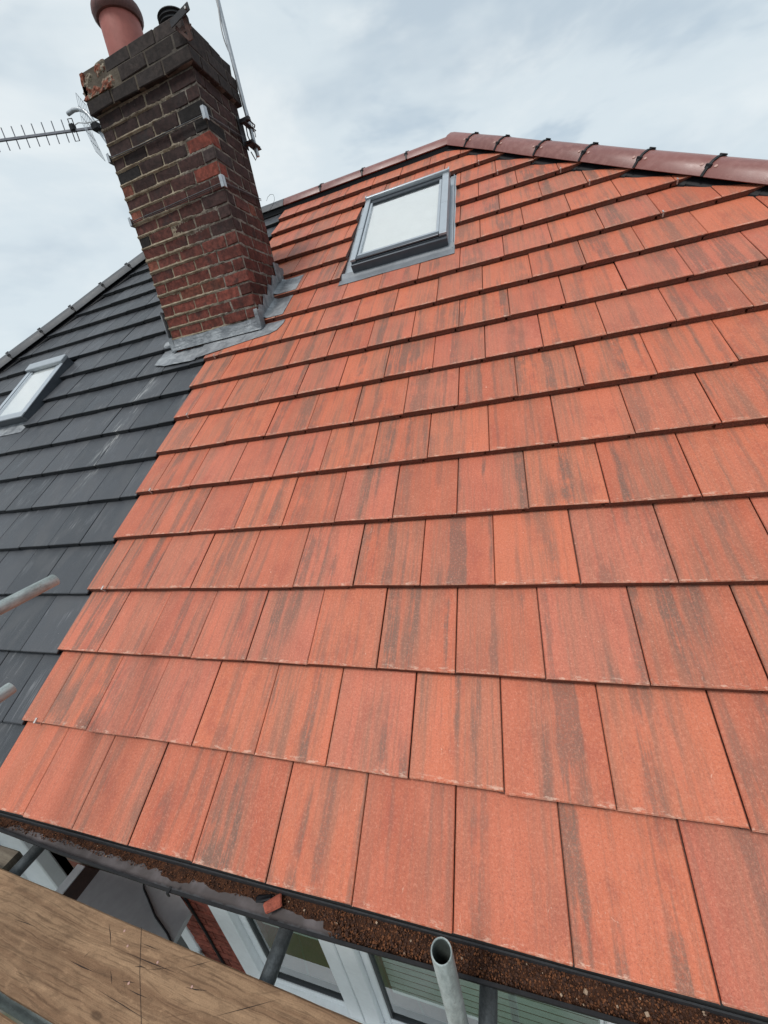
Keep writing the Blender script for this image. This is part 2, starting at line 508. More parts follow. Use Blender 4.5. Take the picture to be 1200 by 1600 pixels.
def wood_mat(name, light, mid, dark):
    m, nt = mat(name)
    v, tc, oi = local_vec(nt)
    warp = nt.noise(nt.scale(v, (2.2, 9.0, 3.0)), 1.2, 3.0, 0.55)
    vw = nt.vmath('ADD', v, nt.n('ShaderNodeCombineXYZ', {1: nt.math('MULTIPLY_ADD', warp, 0.035, -0.0175)}).outputs[0])
    ring = nt.noise(nt.scale(vw, (0.7, 38.0, 6.0)), 1.0, 4.0, 0.6)
    fib = nt.noise(nt.scale(vw, (5.0, 190.0, 60.0)), 1.0, 4.0, 0.65)
    st = nt.noise(nt.scale(v, (3.0, 6.0, 3.0)), 1.6, 4.0, 0.6)
    base = nt.mix(nt.ramp(ring, 0.36, 0.66), mid, light)
    base = nt.mix(nt.math('MULTIPLY', nt.ramp(fib, 0.50, 0.36), 0.50), base, dark)
    base = nt.mix(nt.math('MULTIPLY', nt.ramp(st, 0.50, 0.72), 0.38), base, tuple(x * 0.62 for x in mid))
    base = nt.mix(nt.math('MULTIPLY', nt.ramp(st, 0.40, 0.26), 0.35), base, tuple(min(1, x * 1.25) for x in light))
    # knots
    vo = nt.n('ShaderNodeTexVoronoi', feature='F1')
    nt.set(vo, 'Vector', nt.scale(v, (2.3, 7.0, 0.001)))
    nt.set(vo, 'Scale', 1.4)
    kn = nt.ramp(vo.outputs['Distance'], 0.10, 0.045)
    base = nt.mix(nt.math('MULTIPLY', kn, 0.75), base, tuple(x * 0.35 for x in mid))
    # boot scuffs and cuts running in odd directions
    for k, (a, sc_) in enumerate(((0.5, 3.0), (-0.35, 4.0), (0.15, 5.0))):
        rt = nt.n('ShaderNodeVectorRotate', {'Vector': v, 'Angle': a}, rotation_type='Z_AXIS').outputs[0]
        sc = nt.noise(nt.vmath('ADD', nt.scale(rt, (sc_, 120.0, 1.0)), (k * 3.3, 0, 0)), 1.0, 1.0)
        base = nt.mix(nt.math('MULTIPLY', nt.ramp(sc, 0.74, 0.77), 0.30), base, dark)
    md = nt.noise(nt.scale(v, (16.0, 48.0, 18.0)), 1.0, 5.0, 0.72)
    base = nt.mix(nt.math('MULTIPLY', nt.ramp(md, 0.50, 0.34), 0.42), base, tuple(x * 0.50 for x in mid))
    base = nt.mix(nt.math('MULTIPLY', nt.ramp(md, 0.54, 0.70), 0.40), base, tuple(min(1, x * 1.45) for x in light))
    gr = nt.noise(v, 240.0, 3.0, 0.7)
    base = nt.mix(nt.math('MULTIPLY', nt.ramp(gr, 0.46, 0.32), 0.35), base, tuple(x * 0.5 for x in mid))
    base = nt.mix(nt.math('MULTIPLY', nt.ramp(gr, 0.55, 0.75), 0.30), base, tuple(min(1, x * 1.5) for x in light))
    hb = nt.math('ADD', fib, nt.math('MULTIPLY', ring, 0.5))
    finish(nt, base, 0.8, hb, 0.5, 0.003, 0.0, 0.25)
    return m


def steel_mat():
    m, nt = mat('galvanised scaffold steel')
    v, tc, oi = local_vec(nt)
    n1 = nt.noise(nt.scale(v, (1.0, 1.0, 0.35)), 24.0, 4.0, 0.65)
    n2 = nt.noise(v, 140.0, 3.0, 0.65)
    base = nt.mix(nt.ramp(n1, 0.35, 0.68), (0.23, 0.27, 0.265), (0.44, 0.50, 0.49))
    base = nt.mix(nt.math('MULTIPLY', nt.ramp(n2, 0.56, 0.72), 0.6), base, (0.16, 0.15, 0.135))
    base = nt.mix(nt.math('MULTIPLY', nt.ramp(nt.noise(v, 11.0, 4.0, 0.7), 0.60, 0.74), 0.6), base, (0.19, 0.12, 0.075))
    finish(nt, base, nt.math('MULTIPLY_ADD', n1, 0.35, 0.34), n2, 0.25, 0.0015, 0.25, 0.5)
    return m


def water_mat():
    m, nt = mat('standing gutter water')
    gp = nt.n('ShaderNodeNewGeometry').outputs['Position']
    n1 = nt.noise(gp, 60.0, 2.0)
    base = nt.mix(nt.ramp(nt.noise(gp, 12.0, 4.0), 0.4, 0.7), (0.105, 0.092, 0.092), (0.175, 0.155, 0.16))
    finish(nt, base, 0.07, n1, 0.16, 0.002, 0.0, 0.6)
    return m


def debris_mat():
    m, nt = mat('moss and grit debris')
    gp = nt.n('ShaderNodeNewGeometry').outputs['Position']
    n1 = nt.noise(gp, 40.0, 5.0, 0.7)
    n2 = nt.noise(gp, 320.0, 3.0, 0.7)
    base = nt.mix(nt.ramp(n1, 0.35, 0.65), (0.024, 0.010, 0.006), (0.085, 0.032, 0.015))
    base = nt.mix(nt.math('MULTIPLY', nt.ramp(n2, 0.52, 0.70), 0.75), base, (0.20, 0.080, 0.034))
    base = nt.mix(nt.ramp(nt.noise(gp, 210.0, 2.0), 0.74, 0.78), base, (0.42, 0.30, 0.2))
    finish(nt, base, 0.85, nt.math('ADD', n1, n2), 0.9, 0.006, 0.0, 0.3)
    return m


def glass_mat(name='window glass', tint=(0.86, 0.90, 0.88)):
    m, nt = mat(name)
    fr = nt.n('ShaderNodeFresnel', {'IOR': 1.52}).outputs[0]
    tr = nt.n('ShaderNodeBsdfTransparent', {'Color': tint})
    gl = nt.n('ShaderNodeBsdfGlossy', {'Color': (1, 1, 1), 'Roughness': 0.015})
    bf = nt.n('ShaderNodeNewGeometry').outputs['Backfacing']
    fac = nt.math('MULTIPLY', nt.math('MULTIPLY_ADD', fr, 1.6, 0.03, True), nt.math('SUBTRACT', 1.0, bf))
    mx = nt.n('ShaderNodeMixShader', {0: fac, 1: tr.outputs[0], 2: gl.outputs[0]})
    nt.n('ShaderNodeOutputMaterial', {'Surface': mx.outputs[0]})
    return m


def wall_brick_mat():
    m, nt = mat('wall brickwork')
    tc = nt.n('ShaderNodeNewGeometry').outputs['Position']
    s = nt.n('ShaderNodeSeparateXYZ', {0: tc})
    uvv = nt.n('ShaderNodeCombineXYZ', {0: nt.math('ADD', s.outputs[0], s.outputs[1]), 1: s.outputs[2]}).outputs[0]
    br = nt.n('ShaderNodeTexBrick', {'Vector': uvv, 'Color1': (0.20, 0.06, 0.04), 'Color2': (0.27, 0.085, 0.055), 'Mortar': (0.20, 0.17, 0.14), 'Scale': 1.0,
              'Mortar Size': 0.008, 'Brick Width': 0.225, 'Row Height': 0.075})
    n = nt.noise(tc, 60.0, 4.0, 0.65)
    finish(nt, nt.mix(nt.math('MULTIPLY', nt.ramp(n, 0.4, 0.7), 0.4), br.outputs[0], (0.12, 0.045, 0.03)), 0.85, nt.math('ADD', nt.math('MULTIPLY', br.outputs[1], -1.0), n), 0.5, 0.006)
    return m


def ground_mat():
    m, nt = mat('garden and paving')
    gp = nt.n('ShaderNodeNewGeometry').outputs['Position']
    n1 = nt.noise(gp, 0.35, 4.0, 0.6)
    n2 = nt.noise(gp, 12.0, 4.0, 0.7)
    base = nt.mix(nt.ramp(n1, 0.42, 0.52), (0.055, 0.075, 0.03), (0.16, 0.155, 0.145))
    base = nt.mix(nt.math('MULTIPLY', nt.ramp(n2, 0.4, 0.7), 0.4), base, (0.09, 0.085, 0.06))
    finish(nt, base, 0.9, n2, 0.5, 0.02)
    return m


M_RED = red_tile_mat()
M_DARK = dark_tile_mat()
M_RIDGE = ridge_mat('maroon ridge tile', (0.150, 0.052, 0.043), (0.215, 0.076, 0.063), (0.27, 0.120, 0.104))
M_RIDGE_D = ridge_mat('grey ridge tile', (0.045, 0.048, 0.055), (0.065, 0.069, 0.077), (0.10, 0.105, 0.115), 0.42)
M_BLACK = plain('black plastic', (0.010, 0.010, 0.012), 0.5, 0, 0.3, spec=0.25)
M_FELT = plain('black eaves felt', (0.030, 0.032, 0.036), 0.6, 0, 0.3)
M_GUTTER = plain('dark gutter plastic', (0.012, 0.011, 0.012), 0.45, 0, 0.4, 18, spec=0.3)
M_PLUG = plain('pale fixing plug', (0.42, 0.25, 0.21), 0.6)
M_CLIP = plain('clip metal', (0.52, 0.50, 0.48), 0.4, 0.6)
M_BRICK = brick_mat()
M_MORTAR = mortar_mat()
M_LEAD = lead_mat()
M_POT = ridge_mat('terracotta pot', (0.33, 0.098, 0.078), (0.37, 0.11, 0.085), (0.26, 0.085, 0.070), 0.5)
M_POTRIM = plain('sooty pot rim', (0.10, 0.04, 0.035), 0.6, 0, 0.4, 18, 0.2)
M_COWL = plain('black cowl', (0.014, 0.014, 0.016), 0.5, 0, 0.3)
M_RUST = plain('rusty iron', (0.075, 0.036, 0.028), 0.75, 0.3, 0.5, 40, 0.5)
M_IRON = plain('dark iron', (0.030, 0.028, 0.030), 0.55, 0.4, 0.4, 40, 0.3)
M_ALU = plain('dull aluminium', (0.42, 0.44, 0.46), 0.42, 0.7, 0.15, 40)
M_ALUD = plain('grey aerial metal', (0.16, 0.165, 0.185), 0.45, 0.5, 0.2, 40)
M_CABLE = plain('white aerial cable', (0.55, 0.56, 0.56), 0.5, 0, 0.15, 50)
M_WIRE = plain('lashing wire', (0.10, 0.10, 0.105), 0.4, 0.5, 0.3, 80)
M_FRAME = plain('grey window cladding', (0.40, 0.435, 0.47), 0.34, 0.35, 0.06, 20)
M_FRAMED = plain('dark window cladding', (0.075, 0.085, 0.10), 0.38, 0.35, 0.12, 20)
M_FRAMEL = plain('pale grey cladding', (0.36, 0.385, 0.41), 0.34, 0.35, 0.06, 20)
M_BLIND = plain('white blind cloth', (0.62, 0.63, 0.62), 0.9, 0, 0.04, 8)
M_UPVC = plain('white plastic frame', (0.80, 0.83, 0.84), 0.35, 0, 0.05, 6)
M_UPVCG = plain('grey seal', (0.05, 0.055, 0.06), 0.5)
M_SLAT = plain('reflected slat', (0.52, 0.60, 0.575), 0.5, 0, 0.10, 6)  # colour of the added slats that imitate a reflection in the panes
M_ROOM = plain('dim room', (0.055, 0.065, 0.058), 0.9, 0, 0.2, 3)
M_GLASS = glass_mat()
M_GLASSC = glass_mat('clear roof glass', (0.985, 0.99, 0.99))
M_WOOD = wood_mat('scaffold board timber', (0.285, 0.178, 0.104), (0.185, 0.106, 0.060), (0.05, 0.026, 0.014))
M_WOODG = wood_mat('grey weathered timber', (0.20, 0.17, 0.13), (0.13, 0.105, 0.08), (0.045, 0.036, 0.028))
M_TRIM = plain('dark brown timber', (0.032, 0.015, 0.011), 0.6, 0, 0.4, 20)
M_STEEL = steel_mat()
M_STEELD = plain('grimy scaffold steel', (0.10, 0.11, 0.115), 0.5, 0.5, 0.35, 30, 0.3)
M_WATER = water_mat()
M_DEBRIS = debris_mat()
M_WALL = wall_brick_mat()
M_GROUND = ground_mat()
M_GREY = plain('grey canopy felt', (0.34, 0.34, 0.345), 0.75, 0, 0.10, 5)
M_SPALL = plain('spalled red brick', (0.30, 0.075, 0.045), 0.85, 0, 0.35, 35, 0.6)
M_GARDEN = plain('white paint', (0.7, 0.7, 0.7), 0.5)

# ------------------------------------------------------------------ ground
GZ = -5.2
put('ground', MB().add([(-400, -400, 0), (400, -400, 0), (400, 400, 0), (-400, 400, 0)], [(0, 1, 2, 3)]).mesh('ground', M_GROUND), None, T(0, 0, GZ), kind='structure')

# ------------------------------------------------------------------ roof geometry
PH = 0.65969                                       # pitch
cp, sp, tp = math.cos(PH), math.sin(PH), math.tan(PH)
TW, TG = 0.300, 0.33129                            # tile cover width, gauge
V_RIDGE = 17.25 * TG
Y_RIDGE, Z_RIDGE = V_RIDGE * cp, V_RIDGE * sp
X_HIP = 2.02                                       # where the hips meet the ridge
X_EAVE = X_HIP + Y_RIDGE
M_ROOF = Matrix(((1, 0, 0, 0), (0, cp, -sp, 0), (0, sp, cp, 0), (0, 0, 0, 1)))   # x along eaves, y up slope, z out


def rp(x, v, n=0.0):
    return M_ROOF @ Vector((x, v, n))


TT = 0.035                                         # step from one course to the next
TILT = math.atan2(TT, TG)
TL = 0.400


def tile_mesh(name, m, wd, seed, gap=0.0018):
    r = random.Random(seed)
    ch = 0.0025
    a, b = gap, wd - gap
    prof = [(a + ch, 0), (b - ch, 0), (b, -ch), (b, -0.012), (b - 0.026, -0.0125), (b - 0.026, -0.031), (-0.017, -0.031), (-0.017, -0.0145), (a, -0.014), (a, -ch)]
    mb = MB()
    vs = []
    for y, drop in ((0.0, ch * 1.3), (ch, 0.0), (TL, 0.0)):
        for (x, z) in prof:
            zz = min(z, -drop) if z > -drop else z
            yy = y + (r.uniform(-0.0020, 0.0020) if y < 0.01 else 0)
            vs.append((x, yy, zz))
    n = len(prof)
    fs = []
    for i in range(2):
        for k in range(n):
            fs.append((i * n + (k + 1) % n, i * n + k, (i + 1) * n + k, (i + 1) * n + (k + 1) % n))
    fs.append(tuple(range(n)))
    fs.append(tuple(reversed(range(2 * n, 3 * n))))
    return mb.add(vs, fs).mesh(name, m)


def cut_mesh(me, M, planes):
    """copy of a mesh cut by world planes (point, normal): the side the normal points to is removed"""
    bm = bmesh.new()
    bm.from_mesh(me)
    Mi = M.inverted()
    for co, no in planes:
        lc = Mi @ Vector(co)
        ln = (M.to_3x3().transposed() @ Vector(no)).normalized()
        r = bmesh.ops.bisect_plane(bm, geom=bm.verts[:] + bm.edges[:] + bm.faces[:], plane_co=lc, plane_no=ln, clear_outer=True)
        ed = [e for e in r['geom_cut'] if isinstance(e, bmesh.types.BMEdge)]
        if ed:
            try:
                bmesh.ops.edgeloop_fill(bm, edges=ed)
            except Exception:
                pass
    if not bm.faces:
        bm.free()
        return None
    nm = bpy.data.meshes.new(me.name)
    bm.to_mesh(nm)
    bm.free()
    for m in me.materials:
        nm.materials.append(m)
    return nm


def lay_tiles(parent, m, side, n_off, v_off, bound, openings, holes):
    """side +1: from the party line to the right hip, -1: to the left hip"""
    full = [tile_mesh('tile', m, TW, 50 + k, 0.0019 if side > 0 else 0.0028) for k in range(4)]
    half = [tile_mesh('half_tile', m, TW / 2, 80 + k) for k in range(2)]
    hip_n = Vector((side, 1, 0)).normalized()
    hip_p = Vector((side * (X_HIP - 0.02), Y_RIDGE, Z_RIDGE))
    for c in range(17):
        xb = bound(c)
        v0 = c * TG + v_off
        y0 = v0 * cp
        xlim = X_HIP + (Y_RIDGE - y0)
        cells = []
        if c % 2:
            cells.append((0.0, TW / 2, True))
            k = 0.5
        else:
            k = 0
        while k * TW < xlim:
            cells.append((k * TW, (k + 1) * TW, False))
            k += 1
        for (xa, xc, is_half) in cells:
            planes = []
            if side < 0:
                xa, xc = -xc, -xa
            if side > 0:
                if xc <= xb + 0.01:
                    continue
                if xa < xb - 0.005:
                    planes.append((Vector((xb, 0, 0)), Vector((-1, 0, 0))))
            dead = False
            for (ox0, ox1, c0, c1) in openings:
                if c0 <= c <= c1:
                    if xa >= ox0 - 0.005 and xc <= ox1 + 0.005:
                        dead = True
                    elif xa < ox0 < xc and xc <= ox1 + 0.3 and xa < ox0:
                        planes.append((Vector((ox0, 0, 0)), Vector((1, 0, 0))))
                    elif xa < ox1 < xc:
                        planes.append((Vector((ox1, 0, 0)), Vector((-1, 0, 0))))
            for (hx0, hx1, c0, c1) in holes:
                if c0 <= c <= c1 and xa >= hx0 and xc <= hx1:
                    dead = True
            if dead:
                continue
            # tiles that reach over the hip are cut to it
            far = xc if side > 0 else -xa
            near = xa if side > 0 else -xc
            ytop = (v0 + TL) * cp
            if far + ytop > X_HIP + Y_RIDGE - 0.03:
                if near + y0 > X_HIP + Y_RIDGE - 0.04:
                    continue
                planes.append((hip_p, hip_n))
            me = rng.choice(half if is_half else full)
            jx, jv, jn = rng.uniform(-.0010, .0010), rng.uniform(-.0022, .0022), rng.uniform(-.0017, .0017)
            loc = rp(xa + jx, v0 + jv, n_off + jn)
            rot = M_ROOF.to_3x3() @ Matrix.Rotation(-TILT + R(rng.uniform(-.32, .32)), 3, 'X') @ Matrix.Rotation(R(rng.uniform(-.12, .12)), 3, 'Y')
            M = Matrix.Translation(loc) @ rot.to_4x4()
            if planes:
                me = cut_mesh(me, M, planes)
                if me is None:
                    continue
            put('tile', me, parent, M)


def roof_deck(side, n=-0.075):
    """the roof itself under the tiles: front slope, hip end, back slope, ceiling"""
    d = Vector((0, 0, n / cp))
    a = 0.004 * side
    P = [Vector((a, 0.02, 0.02 * tp)), Vector((side * (X_EAVE - .02), 0.02, 0.02 * tp)), Vector((side * X_HIP, Y_RIDGE, Z_RIDGE)), Vector((a, Y_RIDGE, Z_RIDGE)),
         Vector((a, 2 * Y_RIDGE - .02, 0.02 * tp)), Vector((side * (X_EAVE - .02), 2 * Y_RIDGE - .02, 0.02 * tp))]
    P = [p + d for p in P]
    f = [(0, 1, 2, 3), (1, 5, 2), (3, 2, 5, 4), (0, 4, 5, 1), (0, 3, 4)]
    if side < 0:
        f = [tuple(reversed(x)) for x in f]
    return MB().add(P, f)


def ridge_tile_mesh(name, m, L, rad=0.126, half=R(77), th=0.016, n=9):
    """rounded ridge tile lying along +x, its crown at z = 0"""
    mb = MB()
    vs = []
    prof = []
    for k in range(n):
        a = -half + 2 * half * k / (n - 1)
        prof.append((math.sin(a) * rad, math.cos(a) * rad - rad))
    inner = [(math.sin(-half + 2 * half * k / (n - 1)) * (rad - th), math.cos(-half + 2 * half * k / (n - 1)) * (rad - th) - rad) for k in range(n)]
    ring = prof + inner[::-1]
    N = len(ring)
    for x, s in ((0.0, 0.985), (0.004, 1.0), (L - 0.004, 1.0), (L, 0.985)):
        vs += [(x, y * s, z * s - (1 - s) * 0.04) for y, z in ring]
    fs = []
    for i in range(3):
        for k in range(N):
            fs.append((i * N + k, i * N + (k + 1) % N, (i + 1) * N + (k + 1) % N, (i + 1) * N + k))
    for e, rev in ((0, True), (3, False)):
        for k in range(n - 1):
            q = (e * N + k, e * N + k + 1, e * N + N - 2 - k, e * N + N - 1 - k)
            fs.append(q if not rev else tuple(reversed(q)))
    return mb.add(vs, fs).mesh(name, m, True)


def strap_mesh(name, m, rad=0.132, half=R(78), wd=0.016, th=0.009, n=9):
    """black union that bridges two ridge tiles, with its knuckle on top"""
    mb = MB()
    vs = []
    prof = [(math.sin(-half + 2 * half * k / (n - 1)) * rad, math.cos(-half + 2 * half * k / (n - 1)) * rad - rad + 0.008) for k in range(n)]
    inner = [(math.sin(-half + 2 * half * k / (n - 1)) * (rad - th), math.cos(-half + 2 * half * k / (n - 1)) * (rad - th) - rad + 0.008) for k in range(n)]
    ring = prof + inner[::-1]
    N = len(ring)
    for x in (-wd / 2, wd / 2):
        vs += [(x, y, z) for y, z in ring]
    fs = [(k, (k + 1) % N, N + (k + 1) % N, N + k) for k in range(N)]
    for k in range(n - 1):
        q = (k, k + 1, N - 2 - k, N - 1 - k)
        fs.append(tuple(reversed(q)))
        fs.append(tuple(N + i for i in q))
    mb.add(vs, fs)
    mb.cbox((-0.020, -0.010, 0.004), (0.022, 0.010, 0.013), 0.003)
    for s in (-1, 1):
        mb.cbox((-0.017, s * 0.098 - 0.012, -0.062), (0.017, s * 0.098 + 0.014, -0.036), 0.004)
    return mb.mesh(name, m)


def axis_frame(p, x, up):
    x = x.normalized()
    z = (up - x * up.dot(x)).normalized()
    y = z.cross(x)
    m = Matrix((x, y, z)).transposed().to_4x4()
    m.translation = p
    return m


HOUSE_GROUP = 'pair of joined semi-detached houses'


def build_house(side, label, m_tile, m_ridge, n_off, v_off, bound, openings, holes):
    h = thing('semi_detached_house', label, 'house', (side * 3.2, 0.25, GZ), HOUSE_GROUP)
    roof = put('roof', roof_deck(side).mesh('roof', M_FELT), h, Matrix.Identity(4))
    lay_tiles(roof, m_tile, side, n_off, v_off, bound, openings, holes)
    # ridge
    xs = [0.085, 0.56, 1.06, 1.55, X_HIP + 0.02] if side > 0 else [0.085, -0.40, -0.88, -1.36, -1.74, -X_HIP - 0.02]
    ridge = put('ridge', MB().box((min(xs), Y_RIDGE - 0.10, Z_RIDGE - 0.12), (max(xs), Y_RIDGE + 0.10, Z_RIDGE - 0.075)).mesh('ridge', M_BLACK), h, Matrix.Identity(4))
    lift = Vector((0, 0, 0.030))
    strap = strap_mesh('union_strap', M_BLACK)
    xd = Vector((side, 0, 0))
    for i in range(len(xs) - 1):
        L = abs(xs[i + 1] - xs[i]) - 0.006
        p = Vector((xs[i] + side * 0.003, Y_RIDGE, Z_RIDGE)) + lift
        put('ridge_tile', ridge_tile_mesh('ridge_tile', m_ridge, L), ridge, axis_frame(p, xd, Vector((0, 0, 1))))
        if i:
            put('union_strap', strap, ridge, axis_frame(Vector((xs[i], Y_RIDGE, Z_RIDGE)) + lift, xd, Vector((0, 0, 1))))
    # hip
    hd = Vector((side, -1, -tp))
    per = hd.length
    hd.normalize()
    hup = Vector((0, 0, 1))
    top = Vector((side * X_HIP, Y_RIDGE, Z_RIDGE))
    nrm = axis_frame(top, hd, hup).to_3x3() @ Vector((0, 0, 1))
    tray = MB()
    hl = Y_RIDGE * per
    F = axis_frame(top, hd, hup)
    steps = 34
    for i in range(steps):                       # pleated black tray under the hip tiles
        a, b = hl * i / steps, hl * (i + 1) / steps - 0.002
        for s in (-1, 1):
            tray.add([F @ Vector((a, s * 0.120, -0.082)), F @ Vector((b, s * 0.126, -0.089)), F @ Vector((b, s * 0.02, 0.012)), F @ Vector((a, s * 0.02, 0.012)),
                      F @ Vector((a, s * 0.120, -0.094)), F @ Vector((b, s * 0.126, -0.101)), F @ Vector((b, s * 0.02, 0.002)), F @ Vector((a, s * 0.02, 0.002))],
                     [(0, 1, 2, 3), (7, 6, 5, 4), (0, 4, 5, 1), (1, 5, 6, 2), (2, 6, 7, 3), (3, 7, 4, 0)])
    hip = put('hip', tray.mesh('hip', M_BLACK), h, Matrix.Identity(4))
    s0 = [0.0]
    for xq in (2.238, 2.501, 2.795, 3.083, 3.37, 3.659):
        s0.append((xq - X_HIP) * per)
    while s0[-1] < hl - 0.1:
        s0.append(min(s0[-1] + 0.467, hl + 0.02))
    up_n = nrm * 0.057
    full = ridge_tile_mesh('hip_tile', m_ridge, 0.461)
    plug = MB().lathe([(0.0, 0.004), (0.009, 0.003), (0.011, -0.004)], n=10).mesh('fixing_plug', M_PLUG)
    for i in range(len(s0) - 1):
        L = s0[i + 1] - s0[i] - 0.006
        p = top + hd * (s0[i] + 0.003) + up_n
        me = full if abs(L - 0.461) < 0.006 else ridge_tile_mesh('hip_tile', m_ridge, L)
        put('hip_tile', me, hip, axis_frame(p, hd, hup) @ Matrix.Rotation(R(rng.uniform(-.6, .6)), 4, 'Y'))
        if i:
            put('union_strap', strap, hip, axis_frame(top + hd * s0[i] + up_n, hd, hup))
            for q in ((-0.045, 0.040) if side > 0 else ()):
                F2 = axis_frame(top + hd * (s0[i] + q) + up_n, hd, hup)
                put('fixing_plug', plug, hip, F2 @ T(0, side * -0.096, -0.046) @ Matrix.Rotation(R(side * 47), 4, 'X'))
    # small metal clips holding the tiles beside the hip and at the verge
    clip = MB().cbox((-0.004, -0.004, -0.026), (0.004, 0.020, 0.0035), 0.001).mesh('tile_clip', M_CLIP)
    for c in range(1, 16):
        v = c * TG + v_off
        xl = X_HIP + Y_RIDGE - v * cp
        k = math.floor((xl - 0.33) / TW) + (0.5 if c % 2 else 0)
        x = k * TW + 0.012
        if side > 0:
            put('tile_clip', clip, roof, Matrix.Translation(rp(side * x, v - 0.001, n_off + 0.001)) @ M_ROOF @ Matrix.Rotation(-TILT, 4, 'X'))
        if side > 0 and c % 2 and c < 10:
            put('tile_clip', clip, roof, Matrix.Translation(rp(0.118 + rng.uniform(-.02, .02), v - 0.001, n_off + 0.001)) @ M_ROOF @ Matrix.Rotation(-TILT, 4, 'X'))
    # black felt strip under the first course and fascia board behind the gutter
    x0, x1 = (0.004, X_EAVE) if side > 0 else (-X_EAVE, -0.004)
    put('eaves_felt', MB().prism([(0.006, -0.034), (0.016, -0.060), (0.023, -0.100), (0.020, -0.100), (0.012, -0.060), (0.002, -0.034)], x0, x1,
        Matrix(((0, 0, 1, 0), (1, 0, 0, 0), (0, 1, 0, 0), (0, 0, 0, 1)))).mesh('eaves_felt', M_FELT), h)
    put('fascia', MB().box((x0, 0.068, -0.27), (x1, 0.088, -0.083)).mesh('fascia', M_UPVC), h)
    put('soffit', MB().box((x0, 0.089, -0.27), (x1, WALL_Y - 0.001, -0.26)).mesh('soffit', M_UPVC), h)
    return h, roof


WALL_Y = 0.22
WIN_V0, WIN_V1 = 3.70, 4.79
red_house, red_roof = build_house(1, 'semi-detached house under the new red tile roof', M_RED, M_RIDGE, 0.0, 0.0,
    lambda c: 0.0 if c < 13 else 0.082,
    [(1.125, 2.062, 11, 14)], [(-0.35, 0.42, 10, 12)])
dark_house, dark_roof = build_house(-1, 'neighbouring semi-detached house under the dark grey tile roof', M_DARK, M_RIDGE_D, -0.013, -0.018,
    lambda c: 0.0, [(-2.66, -2.0, 8, 10)], [(-0.36, 0.0, 10, 12)])
# dark tiles that show beyond the chimney just past the party line
for c in (12, 13, 14, 15, 16):
    me = tile_mesh('tile', M_DARK, 0.098, 300 + c)
    M = Matrix.Translation(rp(-0.016, c * TG - 0.018, -0.013)) @ M_ROOF @ Matrix.Rotation(-TILT, 4, 'X')
    put('tile', me, dark_roof, M)

# ------------------------------------------------------------------ roof windows


def rbox(mb, x0, x1, v0, v1, n0, n1, c=0.003):
    return mb.cbox((x0, v0, n0), (x1, v1, n1), c)


def roof_part(name, mb, m, parent, **kw):
    return put(name, mb.mesh(name, m), parent, M_ROOF, **kw)


# on the red roof
f = MB()
rbox(f, 1.236, 1.281, 3.715, 4.780, -0.06, 0.050)
rbox(f, 1.953, 2.008, 3.715, 4.780, -0.06, 0.050)
rbox(f, 1.282, 1.952, 4.712, 4.780, -0.06, 0.050)
rbox(f, 1.282, 1.952, 3.715, 3.790, -0.06, 0.046)
win = roof_part('roof_window', f, M_FRAMED, red_house)
for (a, b) in ((3.716, 4.21), (4.214, 4.764)):
    roof_part('side_cover', rbox(MB(), 1.232, 1.278, a, b, 0.0505, 0.068, 0.002), M_FRAME, win)
    roof_part('side_cover', rbox(MB(), 1.956, 2.012, a, b, 0.0505, 0.068, 0.002), M_FRAME, win)
g = MB()
rbox(g, 1.230, 2.014, 4.765, 4.792, 0.0505, 0.086, 0.003)
rbox(g, 1.228, 1.240, 4.750, 4.800, 0.03, 0.092, 0.002)
rbox(g, 2.006, 2.018, 4.750, 4.800, 0.03, 0.092, 0.002)
roof_part('hood', g, M_FRAME, win)
g = MB()
rbox(g, 1.2825, 1.303, 3.800, 4.700, -0.01, 0.056, 0.003)
rbox(g, 1.928, 1.9515, 3.800, 4.700, -0.01, 0.056, 0.003)
rbox(g, 1.2825, 1.9515, 3.768, 3.799, -0.01, 0.060, 0.004)
sash = roof_part('sash', g, M_FRAME, win)
roof_part('pane', MB().box((1.3035, 3.8005, 0.036), (1.9275, 4.6795, 0.044)), M_GLASSC, win)
roof_part('blind', MB().box((1.3035, 3.8005, 0.026), (1.9275, 4.6795, 0.030)), M_BLIND, win)
g = MB()
rbox(g, 1.232, 2.012, 3.690, 3.7145, -0.045, 0.040, 0.004)
roof_part('bottom_cover', g, M_FRAMED, win)
g = MB()
rbox(g, 1.282, 1.952, 3.7155, 3.764, 0.0505, 0.066, 0.003)
roof_part('ventilation_bar', g, M_FRAMED, win)


def apron_fn(a, b):
    x = 1.115 + 0.945 * a
    v = 3.560 + 0.150 * b
    fr = (v / TG) - math.floor(3.56 / TG)
    n = 0.006 - TT * min(fr, 0.98) + 0.0015 * mnoise.noise((x * 14, v * 14, 1.0))
    if b > 0.62:
        n += (b - 0.62) * 0.035
    return (x, v + 0.004 * mnoise.noise((x * 5, 2.0, 7.0)), n)


g = MB().sheet(40, 10, apron_fn, 0.003)
roof_part('apron_flashing', g, plain('grey apron', (0.20, 0.215, 0.235), 0.45, 0.2, 0.12, 12, 0.1), win)
g = MB()
rbox(g, 1.122, 1.235, 3.66, 4.96, -0.058, -0.050, 0.001)
rbox(g, 2.009, 2.064, 3.66, 4.96, -0.046, -0.040, 0.001)
rbox(g, 2.009, 2.013, 3.72, 4.78, -0.0395, 0.040, 0.001)
rbox(g, 2.040, 2.046, 3.66, 4.94, -0.0395, -0.022, 0.001)
rbox(g, 1.1225, 2.063, 4.801, 4.962, -0.0475, -0.0465, 0.0004)
roof_part('side_flashing', g, M_FRAME, win)

